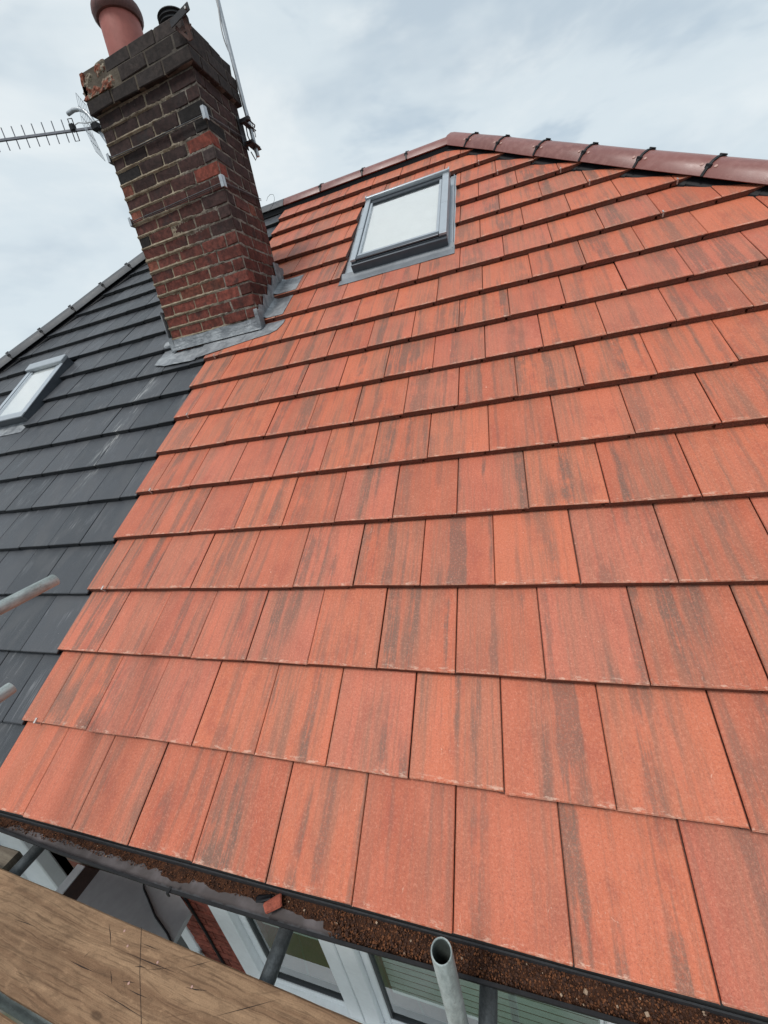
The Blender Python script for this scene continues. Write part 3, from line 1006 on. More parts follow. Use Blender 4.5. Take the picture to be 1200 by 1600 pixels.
# on the dark roof
f = MB()
X0, X1, A, B = -2.560, -2.005, 2.715, 3.560
NF = 0.028
rbox(f, X0, X0 + 0.05, A, B, -0.07, NF)
rbox(f, X1 - 0.05, X1, A, B, -0.07, NF)
rbox(f, X0 + 0.051, X1 - 0.051, B - 0.09, B, -0.07, NF)
rbox(f, X0 + 0.051, X1 - 0.051, A, A + 0.05, -0.07, NF)
dwin = roof_part('roof_window', f, M_FRAMED, dark_house)
g = MB()
roof_part('side_cover', rbox(MB(), X0 - 0.004, X0 + 0.046, A + 0.0485, B - 0.10, NF + .0005, NF + .010, 0.002), M_FRAME, dwin)
roof_part('side_cover', rbox(MB(), X1 - 0.046, X1 + 0.003, A + 0.0485, B - 0.10, NF + .0005, NF + .010, 0.002), M_FRAME, dwin)
roof_part('bottom_cover', rbox(MB(), X0 - 0.004, X1 + 0.003, A - 0.012, A + 0.048, NF + .001, NF + .014, 0.002), M_FRAMEL, dwin)
g = MB()
rbox(g, X0 - 0.012, X1 + 0.010, B - 0.098, B + 0.006, NF + .0005, 0.066, 0.006)
roof_part('hood', g, M_FRAMEL, dwin)
g = MB()
rbox(g, X0 + 0.056, X0 + 0.082, A + 0.052, B - 0.11, -0.01, 0.034, 0.003)
rbox(g, X1 - 0.082, X1 - 0.056, A + 0.052, B - 0.11, -0.01, 0.034, 0.003)
rbox(g, X0 + 0.083, X1 - 0.083, A + 0.052, A + 0.08, -0.01, 0.032, 0.003)
roof_part('sash', g, M_FRAME, dwin)
roof_part('pane', MB().box((X0 + 0.0825, A + 0.0805, 0.024), (X1 - 0.0825, B - 0.092, 0.030)), M_GLASSC, dwin)
roof_part('blind', MB().box((X0 + 0.0825, A + 0.0805, 0.012), (X1 - 0.0825, B - 0.092, 0.016)), M_BLIND, dwin)
g = MB().sheet(24, 8, lambda a, b: (-2.68 + 0.66 * a, 2.575 + 0.17 * b, -0.013 + 0.006 - TT * min(1, max(0, (2.575 + 0.17 * b + 0.018) / TG - 7)) + 0.02 * max(0, b - 0.6) + 0.0015 * mnoise.noise((a * 9, b * 3, 3.3))), 0.003)
roof_part('apron_flashing', g, M_LEAD, dwin)
g = MB()
rbox(g, -2.66, X0 - 0.001, 2.64, 3.63, -0.062, -0.055, 0.001)
rbox(g, X1 + 0.001, -2.0, 2.64, 3.63, -0.062, -0.055, 0.001)
rbox(g, -2.66, -2.0, B + 0.008, 3.64, -0.064, -0.063, 0.0004)
roof_part('side_flashing', g, M_FRAMED, dwin)

# ------------------------------------------------------------------ chimney
CX0, CX1, CY0, CY1 = -0.425, 0.487, 2.56, 3.075
ROW = 0.0872
Z0 = 2.1383 - 3 * ROW
NROW = 20                                          # rows of the shaft (the lowest ones sink into the roof)
chim = thing('chimney_stack', 'tall sooty red brick chimney stack rising where the red and grey roofs meet', 'chimney', (0.03, 2.82, 2.82 * tp - 0.1))
JT = 0.0105
brick_cache = {}


def brick_mesh(dx, dy, dz, jit):
    key = (round(dx, 3), round(dy, 3), round(dz, 3), jit)
    lst = brick_cache.setdefault(key, [])
    if len(lst) < 5:
        r = random.Random(hash(key) % 9999 + len(lst))
        lst.append(MB().cbox((-dx / 2, -dy / 2, -dz / 2), (dx / 2, dy / 2, dz / 2), 0.0045, jit, r).mesh('brick', M_BRICK))
    return rng.choice(lst)


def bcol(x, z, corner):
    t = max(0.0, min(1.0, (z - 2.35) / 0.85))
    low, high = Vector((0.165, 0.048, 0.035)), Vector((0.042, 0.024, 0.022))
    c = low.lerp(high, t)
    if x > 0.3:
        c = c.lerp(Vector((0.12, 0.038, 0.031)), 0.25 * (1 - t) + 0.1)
    c *= rng.uniform(0.62, 1.12)
    q = rng.random()
    if q < 0.05:
        c = Vector((0.16, 0.055, 0.036)) * rng.uniform(0.8, 1.1)
    elif q < 0.14:
        c = c * 0.62
    return c


def lay_brick(x0, x1, y0, y1, z0, z1, c=None, jit=0.0032):
    if z0 > ZT + ROW * 0.9 and y0 < CY0 + .05 and x0 < -0.21:
        return None
    me = brick_mesh(x1 - x0 - JT, y1 - y0 - JT, z1 - z0 - JT * 0.95, jit)
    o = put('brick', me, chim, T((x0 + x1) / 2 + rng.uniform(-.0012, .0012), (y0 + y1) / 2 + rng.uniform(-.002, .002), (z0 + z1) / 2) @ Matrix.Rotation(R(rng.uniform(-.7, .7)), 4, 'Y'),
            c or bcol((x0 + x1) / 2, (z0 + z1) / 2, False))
    return o


def ring(z, row, ex=0.0, cfn=None):
    xa, xb, ya, yb = CX0 - ex, CX1 + ex, CY0 - ex, CY1 + ex
    bw = 0.112
    z1 = z + ROW
    def cc(x, y):
        return cfn(x, y) if cfn else None
    if row % 2 == 0:                               # stretchers run through to the corners, front and back
        n = 4
        w_ = (xb - xa) / n
        for (y0, y1) in ((ya, ya + bw), (yb - bw, yb)):
            for i in range(n):
                lay_brick(xa + i * w_, xa + (i + 1) * w_, y0, y1, z, z1, cc(xa + (i + .5) * w_, y0))
        ys = [ya + bw, ya + bw + 0.19, yb - bw]
        for (x0, x1) in ((xa, xa + bw), (xb - bw, xb)):
            for k in range(2):
                lay_brick(x0, x1, ys[k], ys[k + 1], z, z1, cc(x0, ys[k]))
    else:
        ys = [ya, ya + 0.222, ya + 0.444, yb] if yb - ya - 0.444 > 0.05 else [ya, (ya + yb) / 2, yb]
        for (x0, x1) in ((xa, xa + bw), (xb - bw, xb)):
            for k in range(len(ys) - 1):
                lay_brick(x0, x1, ys[k], ys[k + 1], z, z1, cc(x0, ys[k]))
        n = 3
        w_ = (xb - xa - 2 * bw) / n
        for (y0, y1) in ((ya, ya + bw), (yb - bw, yb)):
            for i in range(n):
                lay_brick(xa + bw + i * w_, xa + bw + (i + 1) * w_, y0, y1, z, z1, cc(xa + bw + (i + .5) * w_, y0))


SPALL = (0.19, 0.050, 0.034)
BLACKC = (0.014, 0.012, 0.012)


def shaft_col(row):
    z = Z0 + (row + .5) * ROW
    def fn(x, y):
        if y < 2.6 and x > 0.3:
            if row == 13 and x > 0.3:
                return Vector(SPALL)
            if row == 14:
                return Vector((0.05, 0.035, 0.034))
            if row == 15 and x < 0.4:
                return Vector(SPALL)
            if row in (10, 11, 9) and x > 0.36:
                return Vector((0.050, 0.027, 0.025))
            if row in (16, 17) and x > 0.36:
                return Vector(BLACKC)
        if x < -0.3 and row in (8, 12):
            return Vector((0.20, 0.07, 0.046))
        if x < -0.3 and y < 2.6 and row in (10, 15):
            return Vector(BLACKC)
        return None
    return fn


ZT = Z0 + NROW * ROW
for r_ in range(NROW):
    z = Z0 + r_ * ROW
    if z + ROW < CY0 * tp - 0.05:
        continue
    ring(z, r_ + 1, 0.0, shaft_col(r_))
#ZT                              # underside of the oversailing head
dkc = lambda x, y: Vector((0.032, 0.025, 0.023)) * rng.uniform(0.75, 1.3)
ring(ZT, 0, 0.032, dkc)


def head_col(x, y):
    if y < 2.6 and x < -0.12:
        return Vector((0.27, 0.085, 0.055)) * rng.uniform(0.8, 1.2)
    return dkc(x, y)


ring(ZT + ROW, 1, 0.030, head_col)
ring(ZT + 2 * ROW, 0, 0.016, head_col)
ZH = ZT + 3 * ROW


def vnoise(x, y, z, s):
    return mnoise.noise((x * s, y * s, z * s))


def mortar_face(mb, p0, du, nu, lu, zb, zt, nrm, joint_z, rough):
    """mortar surface between the bricks: recessed, with ragged smears squeezed out along the bed joints"""
    nz = int((zt - zb) / 0.0075)
    vs, fs = [], []
    for j in range(nz + 1):
        z = zb + (zt - zb) * j / nz
        k = round((z - joint_z) / ROW)
        d = abs(z - (joint_z + k * ROW))
        for i in range(nu + 1):
            u = lu * i / nu
            p = Vector(p0) + Vector(du) * u
            a = rough(p.x, p.y, z)
            ns = vnoise(p.x + p.y, 3.0, z, 16) * 0.6 + vnoise(p.x + p.y, 9.0, z, 47) * 0.4
            off = -0.0095 + 0.002 * vnoise(p.x + p.y, 5.0, z, 90)
            ctr = 0.004 + 0.004 * vnoise(p.x + p.y, 1.0, z * 0.2, 21)
            dd = z - (joint_z + k * ROW) - 0.002
            band = math.exp(-(dd / (0.0085 + 0.004 * max(0, ns))) ** 2)
            off += band * max(0.0, a + ns * 0.75) * 0.0165
            off = min(off, 0.0035 if abs(dd) < 0.006 else -0.001)
            vs.append(p + Vector((0, 0, z - p.z)) + Vector(nrm) * off)
    W = nu + 1
    for j in range(nz):
        for i in range(nu):
            fs.append((j * W + i, j * W + i + 1, (j + 1) * W + i + 1, (j + 1) * W + i))
    mb.add(vs, fs)


mo = MB()
mo.box((CX0 + 0.02, CY0 + 0.02, Z0 + 0.02), (CX1 - 0.02, CY1 - 0.02, ZT + 0.02))
lx, ly = CX1 - CX0, CY1 - CY0
fr = lambda x, y, z: 0.95 - 0.95 * max(0, min(1, (x + 0.15) / 0.5))
mortar_face(mo, (CX0 + .003, CY0, 0), (1, 0, 0), 150, lx - .006, Z0 + 2 * ROW, ZT, (0, -1, 0), Z0, fr)
sd = lambda x, y, z: 0.10 if z < 2.9 else -0.05
mortar_face(mo, (CX1, CY0 + .003, 0), (0, 1, 0), 80, ly - .006, Z0 + 2 * ROW, ZT, (1, 0, 0), Z0, sd)
mo.add([(CX0 + .009, CY1 - .004, Z0), (CX0 + .009, CY0 + .004, Z0), (CX0 + .009, CY0 + .004, ZT), (CX0 + .009, CY1 - .004, ZT)], [(0, 1, 2, 3)])
mo.add([(CX0 + .004, CY1 - .009, Z0), (CX1 - .004, CY1 - .009, Z0), (CX1 - .004, CY1 - .009, ZT), (CX0 + .004, CY1 - .009, ZT)], [(3, 2, 1, 0)])
e = 0.022
mo.box((CX0 - e, CY0 - e, ZT + 0.006), (CX1 + e, CY1 + e, ZT + ROW))
mo.box((CX0 - e + .002, CY0 - e + .002, ZT + ROW + .0005), (CX1 + e - .002, CY1 + e - .002, ZT + 2 * ROW - .0005))
mo.box((CX0 - 0.006, CY0 - 0.006, ZT + 2 * ROW), (CX1 + 0.006, CY1 + 0.006, ZH - 0.01))
put('mortar', mo.mesh('mortar', M_MORTAR), chim)


def flaunch(a, b):
    x = CX0 + 0.005 + (lx - 0.01) * a
    y = CY0 + 0.005 + (ly - 0.01) * b
    ed = min(a, 1 - a) * lx
    ed = min(ed, min(b, 1 - b) * ly)
    h = min(1, ed / 0.13)
    return (x, y, ZH - 0.02 + 0.085 * h ** 0.7 + 0.012 * vnoise(x, y, 0, 14) + 0.006 * vnoise(x, y, 4, 45))


put('flaunching', MB().sheet(46, 28, flaunch, 0.09).mesh('flaunching', M_MORTAR), chim)
# broken front left corner of the head: old mortar and spalled brick left in a ragged face


def broken_mat():
    m, nt = mat('broken brick and mortar')
    gp = nt.n('ShaderNodeNewGeometry').outputs['Position']
    n1 = nt.noise(gp, 13.0, 4.0, 0.6)
    n2 = nt.noise(gp, 70.0, 4.0, 0.7)
    base = nt.mix(nt.ramp(n2, 0.35, 0.68), (0.13, 0.105, 0.08), (0.33, 0.285, 0.22))
    base = nt.mix(nt.ramp(n1, 0.46, 0.54), base, nt.mix(nt.ramp(n2, 0.38, 0.64), (0.12, 0.045, 0.03), (0.30, 0.10, 0.06)))
    base = nt.mix(nt.ramp(nt.noise(gp, 22.0, 3.0, 0.6), 0.60, 0.70), base, (0.05, 0.042, 0.04))
    finish(nt, base, 0.92, nt.math('ADD', n1, n2), 0.9, 0.008, 0.0, 0.2)
    return m


M_UP = Matrix(((1, 0, 0, 0), (0, 0, -1, CY0), (0, -1, 0, 0), (0, 0, 0, 1)))
M_BROKEN = broken_mat()
BX0 = CX0 - 0.030
BZ0, BZ1 = ZT + ROW + 0.003, ZH + 0.004


def broken(a, b):
    t = max(0.0, min(1.0, (b - 0.44) / 0.10))
    x = BX0 + (-0.120 - 0.086 * t - BX0) * a
    z = BZ0 + (BZ1 - BZ0) * b
    d = 0.022 * vnoise(x, 1, z, 11) + 0.012 * vnoise(x, 2, z, 27) + 0.004 * vnoise(x, 3, z, 70)
    lean = 0.018 * b + 0.05 * max(0, b - 0.75) * (1.2 - a)
    ledge = 0.010 * (1 if (z - BZ0) < 0.07 + 0.01 * vnoise(x, 0, 0, 9) else 0)
    dx = 0.014 * vnoise(z, 5, 0, 21) * (1 - a)
    return (x + dx, -(z - 0.03 * b * (1 - a) + 0.02 * vnoise(x, 7, 0, 15) * b), 0.020 - lean + ledge + d)


put('broken_corner', MB().sheet(46, 34, broken, 0.03).mesh('broken_corner', M_BROKEN), chim, M_UP)
put('broken_side', MB().sheet(30, 30, lambda a, b: (CY0 - 0.02 + 0.2 * a, -(BZ0 + (BZ1 - BZ0 - 0.02) * b), -(0.018 - 0.012 * b + 0.012 * vnoise(a * .2, 4, b * .17, 14) + 0.006 * vnoise(a * .2, 6, b * .17, 40))), -0.03).mesh('broken_side', M_BROKEN), chim,
    Matrix(((0, 0, 1, CX0 - 0.004), (1, 0, 0, 0), (0, -1, 0, 0), (0, 0, 0, 1))))

# chimney pots
PX, PY = -0.105, 2.735
pot = put('chimney_pot', MB().lathe([(0.143, 0), (0.141, 0.07), (0.135, 0.295), (0.133, 0.300), (0.112, 0.300), (0.112, 0.02)], (PX, PY, ZH - 0.01)).mesh('chimney_pot', M_POT, True), chim, label='terracotta pot with a dark rolled rim')
put('pot_rim', MB().lathe([(0.134, 0.258), (0.150, 0.262), (0.163, 0.281), (0.166, 0.306), (0.160, 0.330), (0.143, 0.341), (0.114, 0.341), (0.111, 0.301)], (PX, PY, ZH - 0.01)).mesh('pot_rim', M_POTRIM, True), pot)
prof = [(0.105, 0.0)]
for k in range(5):
    prof += [(0.105, 0.02 + k * 0.024), (0.092, 0.026 + k * 0.024), (0.092, 0.036 + k * 0.024), (0.105, 0.042 + k * 0.024)]
prof += [(0.10, 0.145), (0.06, 0.160), (0.001, 0.165)]
put('chimney_cowl', MB().lathe(prof, (0.315, 2.76, ZH + 0.0)).mesh('chimney_cowl', M_COWL, True), chim, label='low black ribbed cowl')

# lead flashings of the chimney
YF = CY0


def bottom_v(x):
    xs = [-0.60, -0.10, 0.20, 0.466, 0.60, 0.66, 0.695]
    vs = [9.10, 9.07, 9.20, 9.33, 9.37, 9.48, 9.80]
    return np.interp(x, xs, vs) * TG


def top_v(x):
    return np.interp(x, [-0.6, 0.49, 0.52, 0.70], [9.86, 9.86, 9.93, 9.92]) * TG


def apron2(a, b):
    x = -0.095 + 0.785 * a
    v = bottom_v(x) * (1 - b) + top_v(x) * b
    n = 0.0065 - TT * min(1.0, max(0, v / TG - 9)) + 0.0018 * vnoise(x, v, 0, 11)
    return (x, v, n)


put('lead_apron', MB().sheet(50, 12, apron2, 0.003).mesh('lead_apron', M_LEAD), chim, M_ROOF)


def apron3(a, b):
    x = -0.60 + 0.50 * a
    v0 = np.interp(x, [-0.60, -0.45, -0.10], [9.30, 9.13, 9.05]) * TG
    v1 = np.interp(x, [-0.60, -0.44, -0.43, -0.10], [10.2, 10.35, 9.88, 9.86]) * TG
    v = v0 * (1 - b) + v1 * b
    n = -0.004 - TT * min(1.0, max(0, v / TG - 9.0)) + 0.005 * vnoise(x, v, 2, 16)
    if v / TG > 9.95:
        n += 0.033 * min(1, (v / TG - 9.95) / 0.08)
    return (x, v, n)


put('lead_apron', MB().sheet(30, 22, apron3, 0.003).mesh('lead_apron', M_LEAD), chim, M_ROOF)


def upst(a, b):                                    # turned up against the front of the stack
    x = -0.440 + 0.935 * a
    zb = CY0 * tp - 0.028 + 0.004 * (1 - a)
    return (x, -zb - (0.088 + 0.006 * vnoise(x, 0, 0, 5)) * b, 0.012 + 0.002 * vnoise(x, b, 0, 12) + 0.010 * (1 - b) ** 2)


put('lead_upstand', MB().sheet(50, 8, upst, 0.003).mesh('lead_upstand', M_LEAD), chim, M_UP)
# corner piece folded round the right front corner
cpz = CY0 * tp
put('lead_corner', MB().cbox((0.462, CY0 - 0.018, cpz - 0.035), (0.500, CY0 - 0.0125, cpz + 0.125), 0.003).cbox((0.4955, CY0 - 0.0122, cpz - 0.03), (0.5005, CY0 + 0.055, cpz + 0.12), 0.003).mesh('lead_corner', M_LEAD), chim)
put('lead_corner', MB().cbox((-0.452, CY0 - 0.018, cpz - 0.035), (-0.405, CY0 - 0.0125, cpz + 0.085), 0.003).cbox((-0.452, CY0 - 0.0122, cpz - 0.03), (-0.443, CY0 + 0.34, cpz + 0.30), 0.004).mesh('lead_corner', M_LEAD), chim)
# stepped flashing up the right side, one piece to each brick course
M_SIDE = Matrix(((0, 0, 1, CX1 + 0.0045), (1, 0, 0, 0), (0, 1, 0, 0), (0, 0, 0, 1)))
ystep = ROW / tp
for k in range(5):
    y0 = CY0 + 0.03 + k * ystep
    y1 = y0 + ystep + 0.022
    zt = (CY0 + 0.03) * tp + (k + 1.75) * ROW
    zt = Z0 + (math.floor((zt - Z0) / ROW) + 0.02) * ROW + 0.006
    poly = [(y0 - 0.045, y0 * tp - 0.055), (y1, y1 * tp - 0.03), (y1, zt), (y0 + 0.012, zt), (y0 - 0.03, zt - 0.075)]
    put('step_flashing', MB().prism(poly, 0.0006 * k, 0.0006 * k + 0.0035).mesh('step_flashing', M_LEAD), chim, M_SIDE)
# lead lapped over the tiles beside the stack
for (c, xr, va, vb) in ((10, 0.672, 0.03, 1.0), (11, 0.712, 0.03, 0.86)):
    def lap(a, b, c=c, xr=xr, va=va, vb=vb):
        x = CX1 + 0.006 + (xr - CX1 - 0.006) * a
        fr_ = va + (vb - va) * b
        n = 0.0055 - TT * fr_ + 0.0015 * vnoise(x, fr_, c, 10) + 0.018 * max(0, 1 - a * 6)
        return (x, (c + fr_) * TG, n)
    put('lead_lap', MB().sheet(16, 12, lap, 0.003).mesh('lead_lap', M_LEAD), chim, M_ROOF)
put('lead_corner', MB().cbox((CX1 + 0.005, 3.01, 2.36), (CX1 + 0.016, 3.10, 2.52), 0.006, 0.004).mesh('lead_corner', M_LEAD), chim)

# ------------------------------------------------------------------ things fixed to the chimney


def lashing(label, zl, zr, zb, guard_l, guard_r):
    t = thing('aerial_lashing', label, 'lashing', (CX1 + .004, CY0 - .004, zr), 'wire lashings round the chimney')
    P = [(CX1 + .008, CY1, zb), (CX1 + .008, CY0 + .01, zr + .004), (CX1 + .004, CY0 - .009, zr), (CX1 - .02, CY0 - .010, zr - .001), (-.10, CY0 - .010, (zl + zr) / 2 - .004), (CX0 - .004, CY0 - .009, zl), (CX0 - .009, CY0 + .02, zl), (CX0 - .009, CY1, zl)]
    put('wire', MB().tube(P, 0.0032, 8).mesh('wire', M_WIRE, True), t)
    put('wire', MB().tube([Vector(p) + Vector((0, -.001, -.012)) for p in P], 0.0022, 8).mesh('wire', M_IRON, True), t)
    if guard_r:
        put('corner_guard', MB().cbox((CX1 - .014, CY0 - .0205, zr - .030), (CX1 + .013, CY0 - .0125, zr + .045), .002, .001)
            .cbox((CX1 + .0105, CY0 - .0122, zr - .030), (CX1 + .0155, CY0 + .016, zr + .045), .002, .001).mesh('corner_guard', M_ALU), t)
    if guard_l:
        put('corner_guard', MB().cbox((CX0 - .014, CY0 - .020, zl - .03), (CX0 + .006, CY0 - .0125, zl + .03), .002, .001)
            .cbox((CX0 - .018, CY0 - .0122, zl - .03), (CX0 - .011, CY0 + .03, zl + .03), .002, .001).mesh('corner_guard', M_ALU), t)
    return t


lashing('thin wire lashing round the upper chimney shaft under the oversailing head', 3.366, 3.352, 3.41, True, True)
lashing('lower wire lashing round the chimney halfway down, below the bright red corner brick', 2.946, 2.955, 3.0, True, True)
# rusty iron bracket on the top right corner
t = thing('iron_bracket', 'rusty angle iron bracket on the top corner of the chimney', 'bracket', (0.53, 2.50, 3.72))


def bar(a, b, wd, th, side=Vector((0, 0, 1))):
    a, b = Vector(a), Vector(b)
    x = (b - a)
    F = axis_frame(a, x, side)
    return MB().cbox((0, -th / 2, -wd / 2), (x.length, th / 2, wd / 2), 0.002, 0.0008, rng, F)


put('arm', bar((0.445, 2.500, 3.805), (0.625, 2.470, 3.815), 0.040, 0.006).mesh('arm', M_IRON), t)
put('strap', bar((0.500, 2.512, 3.765), (0.590, 2.500, 3.745), 0.030, 0.005).mesh('strap', M_RUST), t)
put('leg', bar((0.562, 2.505, 3.69), (0.560, 2.492, 3.80), 0.030, 0.006, Vector((1, 0, 0))).mesh('leg', M_RUST), t)
put('brace', bar((0.470, 2.509, 3.79), (0.548, 2.509, 3.70), 0.020, 0.006).mesh('brace', M_RUST), t)
put('bolt', MB().tube([(0.60, 2.49, 3.812), (0.60, 2.462, 3.812)], 0.007, 8).mesh('bolt', M_CLIP), t)

# mast on the right side
t = thing('aerial_mast', 'slim grey aerial mast with white cable bolted to the right side of the chimney', 'mast', (0.535, 3.13, 3.30))
mp = [(0.535, 3.125, 3.30), (0.533, 3.100, 3.60), (0.530, 3.085, 4.0), (0.527, 3.075, 4.6), (0.524, 3.07, 5.2)]
put('pole', MB().tube(mp, 0.0155, 12).mesh('pole', M_ALU, True), t)
pts = []
for i in range(80):
    u = i / 79
    z = 3.42 + u * 1.7
    a = 9.0 * u + 0.6 * math.sin(u * 17)
    rr = 0.024 + 0.012 * (0.5 + 0.5 * math.sin(u * 23 + 1)) * (1 if 0.1 < u < 0.8 else 0.3)
    yy = np.interp(z, [p[2] for p in mp], [p[1] for p in mp])
    pts.append((0.533 + rr * math.cos(a), yy + rr * math.sin(a), z))
put('cable', MB().tube(pts, 0.0045, 7).mesh('cable', M_CABLE, True), t)
br = MB()
br.cbox((CX1 + .004, 3.00, 3.33), (CX1 + .010, 3.075, 3.53), .002)
br.cbox((CX1 + .0105, 3.02, 3.49), (0.585, 3.05, 3.515), .002)
br.cbox((CX1 + .0105, 3.02, 3.345), (0.575, 3.05, 3.37), .002)
br.cbox((0.520, 3.00, 3.475), (0.560, 3.155, 3.482), .002)
br.cbox((0.515, 3.00, 3.352), (0.565, 3.165, 3.359), .002)
put('bracket', br.mesh('bracket', M_IRON), t)
ub = MB()
for z in (3.505, 3.360):
    ub.tube([(0.505, 3.03, z), (0.505, 3.14, z), (0.52, 3.158, z), (0.55, 3.158, z), (0.565, 3.14, z), (0.565, 3.03, z)], 0.005, 7)
put('clamp', ub.mesh('clamp', M_IRON), t)
put('cable', MB().tube([(0.51, 3.09, 3.50), (0.50, 3.10, 3.44), (0.512, 3.115, 3.37), (0.53, 3.12, 3.30), (0.52, 3.10, 3.27), (0.50, 3.09, 3.33)], 0.0045, 7).mesh('cable', M_IRON), t)

# television aerial on the left
t = thing('television_aerial', 'grey rod television aerial with a wire reflector pointing left behind the chimney', 'aerial', (-0.98, 3.16, 3.70))
b0, b1 = Vector((-0.90, 3.16, 3.957)), Vector((-1.76, 2.765, 3.957))
bd = (b1 - b0).normalized()
bn = Vector((0, 0, 1))
bs = bd.cross(bn)
put('boom', MB().tube([b0, b1], 0.0115, 4).mesh('boom', M_ALUD), t)
el = MB()
L = (b1 - b0).length
n_el = 8
for k in range(n_el):
    s = L * (0.37 + 0.625 * k / (n_el - 1)) - 0.006
    p = b0 + bd * s
    put('element', MB().tube([p + bn * 0.088 + bs * 0.004, p - bn * 0.075 + bs * 0.004], 0.0042, 6).mesh('element', M_ALUD), t)
p = b0 + bd * (L * 0.285)
put('dipole', MB().tube([p + bn * 0.085 - bd * 0.018, p + bn * 0.085 + bd * 0.018, p - bn * 0.075 + bd * 0.018, p - bn * 0.075 - bd * 0.018, p + bn * 0.085 - bd * 0.018], 0.0045, 6).mesh('dipole', M_IRON), t)
put('junction_box', MB().cbox((p.x - .02, p.y - .02, p.z - .005), (p.x + .022, p.y + .02, p.z + .045), .004).mesh('junction_box', M_BLACK), t)
rf = MB()
r0 = b0 + bd * (L * 0.16)
for s in (-1, 1):                                   # two wire grids meeting in a V at the boom
    for k in range(6):
        o = bs * (-0.08 + 0.032 * k)
        rf.tube([r0 + o, r0 + o + bn * 0.205 * s + bd * -0.03], 0.0022, 5)
    for q in (0.25, 0.6, 1.0):
        rf.tube([r0 + bs * -0.08 + (bn * 0.205 * s + bd * -0.03) * q, r0 + bs * 0.08 + (bn * 0.205 * s + bd * -0.03) * q], 0.0022, 5)
put('reflector', rf.mesh('reflector', M_ALU), t)
cr = [(-1.245, 3.15, 4.150), (-1.17, 3.15, 4.154), (-1.11, 3.15, 4.142), (-1.06, 3.15, 4.115), (-1.02, 3.15, 4.07), (-0.995, 3.15, 4.02), (-0.97, 3.15, 3.95), (-0.90, 3.15, 3.80), (-0.70, 3.12, 3.45), (-0.45, 3.10, 3.20)]
put('crank_pole', MB().tube(cr, 0.017, 12).mesh('crank_pole', M_ALU, True), t)
put('clamp', MB().cbox((-1.0, 3.10, 3.935), (-0.93, 3.185, 3.985), .004).mesh('clamp', M_BLACK), t)
put('cable', MB().tube([p + bn * .03, p + bn * .05 - bd * .06, r0 + bn * .04, b0 + bn * .05, (-0.86, 3.1, 3.90), (-0.60, 3.0, 3.75), (-.44, 2.9, 3.5)], 0.004, 6).mesh('cable', M_CABLE), t)

# loose wire lying on the dark ridge beside the red one
t = thing('loose_wire', 'thin dark loop of wire lying on the grey ridge by the chimney', 'wire', (0.0, Y_RIDGE - .1, Z_RIDGE),
          data=MB().tube([(-.12, .0, .035), (-.09, -.01, .06), (-.04, -.03, .068), (.01, -.06, .045), (.03, -.09, .005), (.04, -.12, -.03), (.035, -.17, -.085), (.02, -.22, -.135), (.0, -.27, -.18)], 0.0018, 6).mesh('loose_wire', M_BLACK))

# ------------------------------------------------------------------ gutters


def lip_y(x):
    return float(np.interp(x, [-7, 0.10, 0.6, 1.12, 1.7, 2.12, 2.5, 7], [-.035, -.030, -.048, -.057, -.057, -.049, -.044, -.044]))


def build_gutter(house, x0, x1, label=None):
    n = 60
    mb = MB()
    vs = []
    for i in range(n + 1):
        x = x0 + (x1 - x0) * i / n
        ly_ = lip_y(x)
        prof = [(ly_ - .004, -.081), (ly_ - .004, -.074), (ly_ + .004, -.074), (ly_ + .006, -.10)]
        for k in range(1, 8):
            a = math.pi * k / 8
            prof.append((0.5 * (0.060 + ly_) - math.cos(a) * (0.060 - ly_) * .47, -.10 - math.sin(a) * .042))
        prof += [(0.057, -.10), (0.057, -.078), (0.062, -.078), (0.062, -.10)]
        for k in range(7, 0, -1):
            a = math.pi * k / 8
            prof.append((0.5 * (0.066 + ly_) - math.cos(a) * (0.058 - ly_) * .47, -.10 - math.sin(a) * .050))
        prof += [(ly_ + .004, -.10), (ly_ + .002, -.082)]
        vs += [(x, y, z) for y, z in prof]
    N = len(prof)
    fs = [(i * N + k, (i + 1) * N + k, (i + 1) * N + (k + 1) % N, i * N + (k + 1) % N) for i in range(n) for k in range(N)]
    fs += [tuple(range(N)), tuple(reversed(range(n * N, (n + 1) * N)))]
    mb.add(vs, fs)
    return put('gutter', mb.mesh('gutter', M_GUTTER), house)


gut = build_gutter(red_house, -0.10, X_EAVE)
gutd = build_gutter(dark_house, -X_EAVE, -0.104)
for (x, g_) in ((1.121, gut), (0.10, gut), (2.9, gut), (4.6, gut), (-0.8, gutd), (-2.6, gutd)):
    put('gutter_bracket', MB().cbox((x - .006, lip_y(x) - .0105, -.090), (x + .006, lip_y(x) - .0075, -.0715), .001).cbox((x - .006, lip_y(x) - .0105, -.0735), (x + .006, lip_y(x) + .010, -.0712), .001).mesh('gutter_bracket', M_GUTTER), g_)
wt = MB()
for i in range(80):
    xa, xb = -0.09 + 2.2 * i / 80, -0.09 + 2.2 * (i + 1) / 80
    wt.add([(xa, lip_y(xa) + .009, -.112), (xb, lip_y(xb) + .009, -.112), (xb, .054, -.112), (xa, .054, -.112)], [(0, 1, 2, 3)])
put('water', wt.mesh('water', M_WATER), gut, kind='stuff')
